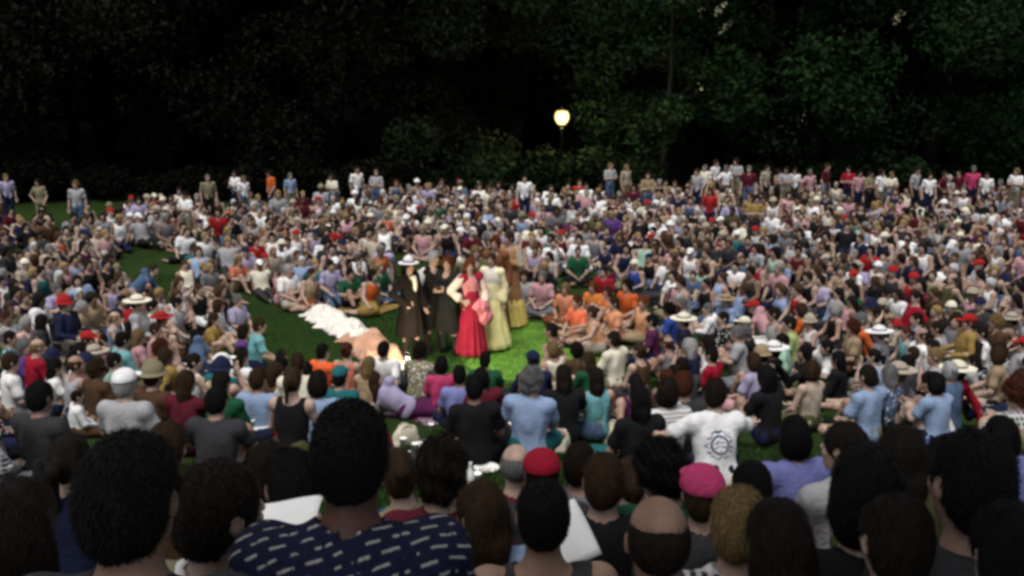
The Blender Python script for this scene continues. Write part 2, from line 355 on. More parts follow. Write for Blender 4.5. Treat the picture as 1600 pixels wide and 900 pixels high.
def foldf(seed,amp=.007,fr=26):
    rs=np.random.RandomState(seed); ws=[(rs.normal(size=3)*fr*np.array([1,1,.45]),rs.uniform(0,6)) for _ in range(5)]
    def f(X,Y,Z):
        w=.02*np.sin(X*19+seed)+.02*np.sin(Z*14+Y*9)
        return sum(np.sin((X+w)*k[0]+(Y+w)*k[1]+Z*k[2]+p) for k,p in ws)*amp*.45
    return f
def lerp(a,b,t): return a+(b-a)*t
def top_mesh(pn,kind,h,seed):
    j=POSES[pn]; g=.017 if kind!='tank_top' else .011; out=torso(j,g)
    P,N,up,r=j['P'],j['N'],j['up'],j['r']
    if h>.02: g+=.01; out=torso(j,g)
    for i in (0,1):
        S,El,Wr=j['S'][i],j['E'][i],j['W'][i]
        if kind=='t_shirt': out+=[E(S,(.072,.072,.072),.04),C(S,lerp(S,El,.62),.062,.066,.03)]
        elif kind=='tank_top': pass
        else: out+=[E(S,(.070,.070,.070),.04),C(S,El,.062,.050,.03),C(El,lerp(El,Wr,.9),.050,.040,.02)]
    H,fr=j['H'],j['Hf']
    subs=[C(N+up*.012,H,.064,.085,0),E(N+up*.03+j['fw']*.09,(.06,.06,.05),0)]
    if kind=='tank_top': subs=[E(N+up*.05,(.095,.14,.11),0)]+[E(j['S'][i]+up*.02+r*(.035 if i==0 else -.035),(.06,.12,.13),0,np.array([r,j['fw'],up])) for i in (0,1)]
    def clip(X,Y,Z): return -((X-P[0])*up[0]+(Y-P[1])*up[1]+(Z-P[2])*up[2]+ .075)
    if kind=='hooded_top': out+=[E(N+up*.0-j['fw']*.085,(.11,.06,.07),.03,np.array([r,j['fw'],up]))]
    return build(out,subs,h,foldf(seed),clip=clip)
def bottom_mesh(pn,kind,h,seed):
    j=POSES[pn]; up=j['up']; P=j['P']; fr=np.array([j['r'],j['fw'],up])
    out=[E(P+up*.02,(.176,.128,.12),.05,fr),E(P+up*.09,(.155,.113,.09),.05,fr)]
    if kind=='skirt':
        m=(j['K'][0]+j['K'][1])/2; out+=[C(j['Hp'][0],j['K'][0],.11,.085,.09),C(j['Hp'][1],j['K'][1],.11,.085,.09),C(P,lerp(P,m,.95),.13,.10,.09)]
        for i in (0,1): out.append(C(j['K'][i],lerp(j['K'][i],j['A'][i],.35),.08,.07,.08))
    else:
        for i in (0,1):
            Hp,K,A=j['Hp'][i],j['K'][i],j['A'][i]
            if kind=='shorts': out+=[C(Hp,lerp(Hp,K,.75),.103,.083,.05)]
            else: out+=[C(Hp,K,.100,.072,.05),C(K,lerp(K,A,.95),.070,.052,.03)]
    def clip(X,Y,Z): return ((X-P[0])*up[0]+(Y-P[1])*up[1]+(Z-P[2])*up[2]-.13)
    return build(out,[],h,foldf(seed+50,.005),clip=clip)
def shoe_mesh(pn,i,h):
    j=POSES[pn]; A=j['A'][i]; t=nz(j['toe'][i])
    return build([C(A-t*.05,A+t*.14,.044,.036,.03),C(A,A+np.array([0,0,.0])-t*.02,.046,.046,.02)],[],h)
def pleats(P0,n=11,a=.018):
    return lambda X,Y,Z: np.sin(np.arctan2(Y-P0[1],X-P0[0])*n+2*np.sin(Z*4))*a*np.clip((.98-Z)/.9,0,1)
def gown_mesh(pn,kind,h,seed,hem=.04,rx=.30):
    j=POSES[pn]; out=torso(j,.014); N,up,fw=j['N'],j['up'],j['fw']
    for i in (0,1):
        S,El,Wr=j['S'][i],j['E'][i],j['W'][i]
        if kind=='gown': out+=[E(S,(.082,.082,.078),.04),C(S,lerp(S,El,.5),.072,.06,.03)]
        else: out+=[E(S,(.076,.076,.076),.04),C(S,El,.066,.058,.03),C(El,lerp(El,Wr,.92),.056,.066,.03)]
    P=j['P']
    if kind=='gown': out+=[C(P+up*.14,(P[0],P[1]-.02,hem+.08),.13,rx,.06)]
    elif kind=='robe': out+=[C(P+up*.16,(P[0],P[1]-.01,hem+.04),.15,.27,.06)]
    else: out+=[C(P+up*.16,(P[0],P[1]-.03,.46),.155,.25,.06)]
    subs=[C(N+up*.0,j['H'],.06,.09,0),E(N+up*.0+fw*.10,(.075,.08,.085),0)]
    fz=foldf(seed,.003)
    def fold(X,Y,Z):
        a=np.arctan2(Y-P[1],X-P[0]); w=np.clip((P[2]+.05-Z)/P[2],0,1)
        return fz(X,Y,Z)+np.sin(a*11+3*np.sin(a*2+seed))*.02*w
    zm=hem if kind in('gown','robe') else .42
    if kind=='coat':
        subs.append(C((P[0],P[1]+.28,.2),(P[0],P[1]+.20,1.32),.10,.045,0))
    return build(out,subs,h,fold,zmin=zm)
# hair and hats in the head frame (origin = head centre, y forward)
def hair_build(kind,h=.006):
    g={'short':.010,'cropped':.006,'balding':.007,'long':.012,'bob':.014,'ponytail':.009,'bun':.009,'curly':.020,'wavy_long':.017}[kind]
    pr=[E((0,-.012,.028),(.074+g,.092+g,.088+g),.03)]
    if kind!='balding': pr.append(E((0,-.045,-.02),(.064+g,.05+g,.066+g),.03))
    else: pr=[E((0,-.014,.01),(.0745+g,.0925+g,.085+g),.03)]
    if kind=='long': pr+=[E((0,-.06,-.10),(.095,.05,.17),.05),C((0,-.075,-.1),(0,-.085,-.27),.06,.04,.05)]
    if kind=='wavy_long': pr+=[E((0,-.05,-.08),(.115,.065,.17),.05)]
    if kind=='bob': pr+=[E((0,-.03,-.04),(.100,.08,.095),.04)]
    if kind=='ponytail': pr+=[C((0,-.10,.03),(0,-.15,.0),.022,.028,.02),C((0,-.15,.0),(0,-.145,-.17),.030,.012,.03)]
    if kind=='bun': pr+=[E((0,-.115,.05),(.04,.036,.04),.01)]
    subs=[E((0,.095,-.045),(.068,.085,.10),0)]
    if kind in('short','cropped','curly','ponytail','bun','balding'): subs+=[C((-.2,.03,-.13),(.2,.03,-.13),.085,.085,0)]
    if kind=='balding': subs+=[E((0,.015,.12),(.070,.11,.085),0)]
    s=sum(map(ord,kind)); am={'curly':.010,'cropped':.001,'balding':.001}.get(kind,.0035); fr=70 if kind=='curly' else 45
    ws=[(np.random.RandomState(s+q).normal(size=3)*fr*np.array([1,1,.3 if kind!='curly' else 1]),q) for q in range(5)]
    f=lambda X,Y,Z: sum(np.sin(X*k[0]+Y*k[1]+Z*k[2]+p) for k,p in ws)*am*.5
    return build(pr,subs,h,f)
def hat_build(kind,h=.006):
    if kind=='cap': pr=[E((0,-.012,.045),(.096,.114,.092),.01),E((0,.12,.045),(.068,.075,.009),.012)]; z=.035
    elif kind=='sun_hat': pr=[E((0,-.012,.06),(.094,.11,.085),.02),E((0,-.01,.045),(.215,.225,.012),.02)]; z=.03
    elif kind=='bucket_hat': pr=[C((0,-.012,.11),(0,-.012,.04),.065,.115,.02),C((0,-.012,.045),(0,-.012,.02),.115,.15,.02)]; z=.018
    else: pr=[E((0,-.01,.08),(.085,.10,.09),.02),E((0,-.005,.05),(.185,.17,.014),.02)]; z=.03
    return build(pr,[],h,None,zmin=z)
HR={}
def hairmesh(kind,lo=False):
    k=(kind,lo)
    if k not in HR:
        hh=.03 if lo else (.0055)
        V,Q=(hat_build if kind in('cap','sun_hat','bucket_hat','brimmed_hat') else hair_build)(kind,hh if not lo else .025)
        if lo: HR[k]=(V,Q)
        elif kind in('cap','sun_hat','bucket_hat','brimmed_hat'): HR[k]=tomesh(kind,V,Q,'cotton')
        else:
            rs=np.random.RandomState(len(kind)); n={'cropped':9000,'balding':5000}.get(kind,7000)
            Lh={'cropped':.007,'balding':.010,'short':.022,'curly':.024,'ponytail':.02,'bun':.02}.get(kind,.05)
            f=rs.randint(0,len(Q),n); A=V[Q[f,0]];B=V[Q[f,1]];D=V[Q[f,2]]; Nn=np.cross(B-A,D-A); Nn/=np.linalg.norm(Nn,axis=1)[:,None]+1e-9
            w=rs.uniform(0,1,(n,1)); P=A*w+D*(1-w)
            dn=np.array([0,-.35,-1.])+rs.normal(size=(n,3))*(.35 if kind!='curly' else 1.2); dn-=Nn*(dn*Nn).sum(1)[:,None]; dn/=np.linalg.norm(dn,axis=1)[:,None]+1e-9
            out={'cropped':1.2,'curly':.9,'short':.42,'balding':.5}.get(kind,.16); L=Lh*rs.uniform(.5,1.3,(n,1))
            d1=dn+Nn*out*rs.uniform(.3,1.4,(n,1)); sd=np.cross(dn,Nn)*.0011
            P0=P-Nn*.002; P1=P+d1*L*.55; P2=P1+(dn+np.array([0,0,-.4]))*L*.5
            S=np.stack([P0-sd,P0+sd,P1+sd*.8,P1-sd*.8,P2],1).reshape(-1,3); o=len(V)+5*np.arange(n)[:,None]
            Q2=np.concatenate([Q,o+np.array([[0,1,2,3]])])
            Q3=np.concatenate([Q2,o+np.array([[3,2,4,4]])]) if False else Q2
            HR[k]=tomesh(kind,np.concatenate([V,S]),Q3,'hair')
    return HR[k]
CACHE={}
def pm(pn,what,lo=False):
    k=(pn,what,lo)
    if k in CACHE: return CACHE[k]
    if pn.endswith('*'):
        src=pm(pn[:-1],what if what not in('shoe0','shoe1') else {'shoe0':'shoe1','shoe1':'shoe0'}[what],lo)
        if lo: V,Q=src; r=(V*np.array([-1,1,1]),Q[:,::-1])
        else:
            r=src.copy(); n=len(r.vertices); a=np.empty(n*3,np.float32); r.vertices.foreach_get('co',a); a[0::3]*=-1; r.vertices.foreach_set('co',a); r.flip_normals(); r.update()
        CACHE[k]=r; return r
    h=.033 if lo else (.009 if what=='body' else .011)
    sd=sum(map(ord,pn+what))%97
    T=None
    if what=='body':
        V,Q,T=body_mesh(pn,h,.008 if lo else 0); m='skin'
    elif what in('t_shirt','tank_top','long_sleeved_shirt','hooded_top'): V,Q=top_mesh(pn,what,h,sd); m='cotton'
    elif what in('trousers','shorts','skirt'): V,Q=bottom_mesh(pn,what,h,sd); m='cotton'
    elif what in('shoe0','shoe1'): V,Q=shoe_mesh(pn,int(what[-1]),h); m='cotton'
    elif what in('gown','robe','coat'): V,Q=gown_mesh(pn,what,h,sd); m='cotton'
    CACHE[k]=(V,Q) if lo else tomesh(what,V,Q,m,tint=('tint',T) if T is not None else None)
    return CACHE[k]
COLS={'white':(.80,.80,.80),'cream':(.74,.70,.55),'pale grey':(.48,.48,.50),'grey':(.22,.22,.24),'charcoal':(.045,.045,.05),'black':(.010,.010,.012),
'navy':(.015,.02,.06),'royal blue':(.04,.09,.40),'light blue':(.33,.45,.68),'denim blue':(.10,.16,.28),'teal':(.02,.16,.17),'turquoise':(.20,.50,.54),'mint green':(.42,.66,.52),'forest green':(.015,.10,.045),
'olive':(.10,.10,.04),'lime green':(.45,.60,.22),'yellow':(.75,.60,.15),'mustard':(.38,.25,.07),'orange':(.70,.14,.03),'coral':(.70,.22,.14),'red':(.45,.02,.02),'crimson':(.38,.01,.03),'maroon':(.12,.012,.025),
'pink':(.68,.38,.42),'hot pink':(.60,.06,.18),'peach':(.72,.42,.28),'lavender':(.50,.45,.68),'periwinkle':(.26,.28,.62),'purple':(.14,.06,.28),'plum':(.12,.02,.09),'tan':(.42,.31,.19),'khaki':(.28,.25,.15),'brown':(.10,.05,.025),'rust':(.26,.08,.03),'beige':(.52,.45,.35)}
for k_ in COLS:
    if k_ not in('white','cream'): COLS[k_]=tuple(x*.74 for x in COLS[k_])
HC={'black':(.006,.005,.005),'dark brown':(.016,.010,.006),'brown':(.05,.027,.013),'auburn':(.09,.025,.01),'blond':(.26,.17,.07),'grey':(.20,.20,.20),'white':(.5,.5,.5),'red':(.20,.045,.012)}
SK=[(.40,.27,.21),(.44,.32,.25),(.31,.20,.15),(.23,.145,.10),(.12,.07,.05),(.045,.026,.018)]
HN={'short':'short','cropped':'cropped','balding':'thinning','long':'long','bob':'bobbed','ponytail':'ponytailed','bun':'pinned-up','curly':'curly','wavy_long':'long wavy'}
GN={'t_shirt':'t-shirt','tank_top':'tank top','long_sleeved_shirt':'long-sleeved shirt','hooded_top':'hooded top','robe':'robe','gown':'gown','coat':'long coat'}
PEOPLE=[]
def size_(x,y): return math.hypot(x,y)
GRP='audience seated around the lawn'
def person(x,y,rz,pose,top,tcol,hair,hcol,bot='trousers',bcol='navy',skin=0,hat=None,hatc=None,label=None,scale=1,z=None,mat=None,group=GRP,shoes=True,scol='black',extra=None):
    zz=gz(x,y) if z is None else z
    root=thing('person',label,'person',(x,y,zz),rz,group,scale)
    if hair in('long','bob','ponytail','bun','wavy_long'): root.scale=(scale*.9,scale*.95,scale*.98)
    elif size_(x,y)>10: root.scale=(scale*.95,scale,scale)
    j=POSES[pose]
    link('body',pm(pose,'body'),root,color=SK[skin])
    c=COLS[tcol] if isinstance(tcol,str) else tcol
    link(top,pm(pose,top),root,color=c,mat=mat)
    if bot: link(bot,pm(pose,bot),root,color=COLS[bcol] if isinstance(bcol,str) else bcol)
    if shoes:
        for s in ('shoe0','shoe1'): link('shoe',pm(pose,s),root,color=COLS[scol])
    M=Matrix([list(j['Hf'].T[i])+[j['H'][i]] for i in range(3)]+[[0,0,0,1]])
    if hair:
        o=link('hair',hairmesh(hair),root,color=HC[hcol]); o.matrix_local=M
    if hat:
        o=link(hat,hairmesh(hat),root,color=COLS[hatc]); o.matrix_local=M
        if hat in('sun_hat','brimmed_hat'):
            if 'band' not in HR:
                t=[( (.098+.002*z_)*math.cos(a_/24*2*math.pi),-.012+(.116+.002*z_)*math.sin(a_/24*2*math.pi),.055+.025*z_) for z_ in(0,1) for a_ in range(24)]
                HR['band']=tomesh('hat_band',t,[(q,(q+1)%24,24+(q+1)%24,24+q) for q in range(24)],'cotton')
            link('hat_band',HR['band'],o,color=COLS['charcoal'])
    PEOPLE.append((x,y)); return root
STAGE=(-.6,17.0)
def face(x,y,jit=.25): return math.atan2(-(STAGE[0]-x),STAGE[1]-y)+R.uniform(-jit,jit)
# --- foreground people, placed by the distance at which their heads stand
def fg(u,v,d,pose,rz=None,**k):
    p=ray(u,v)*d; j=POSES[pose]; hz=CAMZ+p.z
    r=face(p.x,p.y,.05) if rz is None else rz
    c,s=math.cos(r),math.sin(r); H=j['H']
    x=p.x-(H[0]*c-H[1]*s); y=p.y-(H[0]*s+H[1]*c)
    g=gz(x,y); sc=max(.92,min(1.12,(hz-g)/H[2])); 
    x=p.x-(H[0]*c-H[1]*s)*sc; y=p.y-(H[0]*s+H[1]*c)*sc
    return person(x,y,r,pose,scale=sc,**k)
fg(548,712,2.2,'kneeling',rz=.05,top='t_shirt',tcol=(.007,.009,.028),mat='dashed_cotton',hair='cropped',hcol='black',skin=5,bcol='charcoal',label='broad person with cropped black hair in navy shirt patterned with white dashes')
fg(1027,850,2.4,'crossed',top='t_shirt',tcol='black',hair='balding',hcol='dark brown',skin=3,bcol='khaki',label='balding person in black shirt, bare crown catching light, closest row')
fg(205,778,2.0,'crossed',rz=-.1,top='t_shirt',tcol='charcoal',hair='short',hcol='black',skin=3,bcol='navy',label='largest dark head at the lower left, charcoal shirt and black hair')
fg(345,800,2.35,'crossed_turned',rz=-.1,top='t_shirt',tcol='khaki',mat='striped_cotton',hair='short',hcol='dark brown',skin=1,bcol='olive',label='person in olive grey striped shirt with dark brown hair, closest row left')
fg(1215,838,2.45,'crossed',top='t_shirt',tcol='charcoal',hair='long',hcol='dark brown',skin=1,bcol='navy',label='person with long dark brown hair down the back, right of the balding head')
fg(848,805,3.0,'crossed',top='tank_top',tcol='charcoal',hair='cropped',hcol='black',skin=3,bcol='black',label='person with cropped black hair and bare neck, left of the balding head')
fg(1350,760,2.7,'crossed*',top='t_shirt',tcol='black',hair='bob',hcol='black',skin=1,bcol='navy',label='person with bobbed black hair in black shirt at lower right')
fg(1240,684,5.4,'kneeling',top='t_shirt',tcol=(.17,.18,.42),hair='bob',hcol='black',skin=1,bcol='denim blue',label='person with bobbed black hair right of the round blue print over a periwinkle shirt')
fg(748,795,3.4,'crossed_turned*',top='t_shirt',tcol='light blue',hair='long',hcol='brown',skin=0,bcol='denim blue',label='person with long brown hair and light blue top, right of the dashed shirt')
fg(942,752,4.1,'crossed',top='t_shirt',tcol='black',hair='short',hcol='brown',skin=0,bcol='khaki',label='person with short brown hair in black t-shirt in front of the lawn debris')
fg(1030,735,4.3,'knees_up_bowed',top='t_shirt',tcol='forest green',hair='curly',hcol='black',skin=2,bcol='brown',label='person with curly black hair in forest green t-shirt bending forward')
fg(806,748,5.0,'crossed',top='t_shirt',tcol='maroon',hair='balding',hcol='grey',skin=1,bcol='navy',label='bald tan head over a maroon t-shirt beside the red cap')
fg(846,752,4.7,'knees_up',top='t_shirt',tcol='charcoal',hair='short',hcol='black',skin=1,hat='cap',hatc='crimson',bcol='navy',label='person wearing a bright crimson cap beside a bald head')
fg(1095,795,4.0,'crossed',top='t_shirt',tcol='charcoal',hair='short',hcol='brown',skin=0,hat='cap',hatc='hot pink',bcol='charcoal',label='person wearing a hot pink cap behind the balding head')
fg(1150,868,2.9,'hand_to_face',top='t_shirt',tcol='charcoal',mat='checked_cotton',hair='short',hcol='blond',skin=0,bcol='grey',label='person with short blond hair in charcoal and white checked shirt')
fg(1395,870,2.4,'crossed',top='t_shirt',tcol='navy',mat='flowered_cotton',hair='short',hcol='dark brown',skin=1,bcol='navy',label='person in navy flowered shirt at the lower right')
fg(1515,755,2.5,'crossed',top='long_sleeved_shirt',tcol='charcoal',hair='short',hcol='black',skin=2,bcol='navy',label='person with short black hair and charcoal long sleeves at right edge')
fg(1575,850,2.2,'crossed*',top='t_shirt',tcol='black',hair='long',hcol='black',skin=1,bcol='navy',label='person with long black hair at the lower right corner')
fg(1562,684,5.4,'kneeling',top='t_shirt',tcol=(.17,.18,.42),hair='bob',hcol='black',skin=1,bcol='navy',label='person with bobbed hair over periwinkle shirt at the right edge')
fg(35,810,2.6,'crossed',top='t_shirt',tcol='charcoal',hair='wavy_long',hcol='dark brown',skin=1,bcol='navy',label='person with long wavy dark hair at the lower left corner')
fg(690,735,4.0,'crossed',top='t_shirt',tcol='maroon',hair='curly',hcol='dark brown',skin=1,bcol='navy',label='person with curly dark brown hair in maroon t-shirt, behind the dashed shirt')
fg(455,762,3.5,'knees_up_bowed',top='t_shirt',tcol='charcoal',hair='short',hcol='black',skin=2,bcol='khaki',label='bowed person in charcoal t-shirt between two large dark heads')
for (u,v,d,ps,tp,c,h,hc,b,sk,lb) in [
 (425,722,4.7,'crossed_turned','t_shirt','charcoal','long','dark brown','olive',1,'person in charcoal t-shirt with long hair, behind the pale programme sheets'),
 (262,700,4.9,'knees_up','long_sleeved_shirt','brown','short','brown','charcoal',1,'person in brown long sleeves just above the olive striped shirt'),
 (112,712,4.6,'crossed','t_shirt','navy','ponytail','dark brown','black',1,'person in navy t-shirt with dark ponytail above the largest dark head'),
 (618,735,4.4,'side_sitting','t_shirt','khaki','bun','brown','denim blue',1,'person in khaki t-shirt with pinned-up brown hair beside the litter patch'),
 (905,728,5.0,'hand_to_face','t_shirt','grey','short','dark brown','khaki',0,'person in grey t-shirt with a hand at the face, right of crimson cap'),
 (985,745,4.6,'knees_up','t_shirt','black','ponytail','brown','black',1,'person in black t-shirt with brown ponytail behind the balding head'),
 (1172,778,4.2,'crossed','t_shirt','forest green','short','black','charcoal',2,'person in forest green t-shirt with short black hair below the blue print'),
 (1318,700,4.9,'crossed_turned*','t_shirt','pale grey','short','dark brown','navy',1,'person in pale grey t-shirt between periwinkle and light blue shirts'),
 (1408,705,4.4,'crossed','t_shirt','olive','long','dark brown','khaki',1,'person in olive t-shirt with long dark hair below the light blue shirts'),
 (1480,722,4.7,'leaning_back','t_shirt','maroon','short','black','navy',2,'person in maroon t-shirt leaning back near the right edge')]:
    fg(u,v,d,ps,top=tp,tcol=c,hair=h,hcol=hc,skin=sk,bcol=b,label=lb)
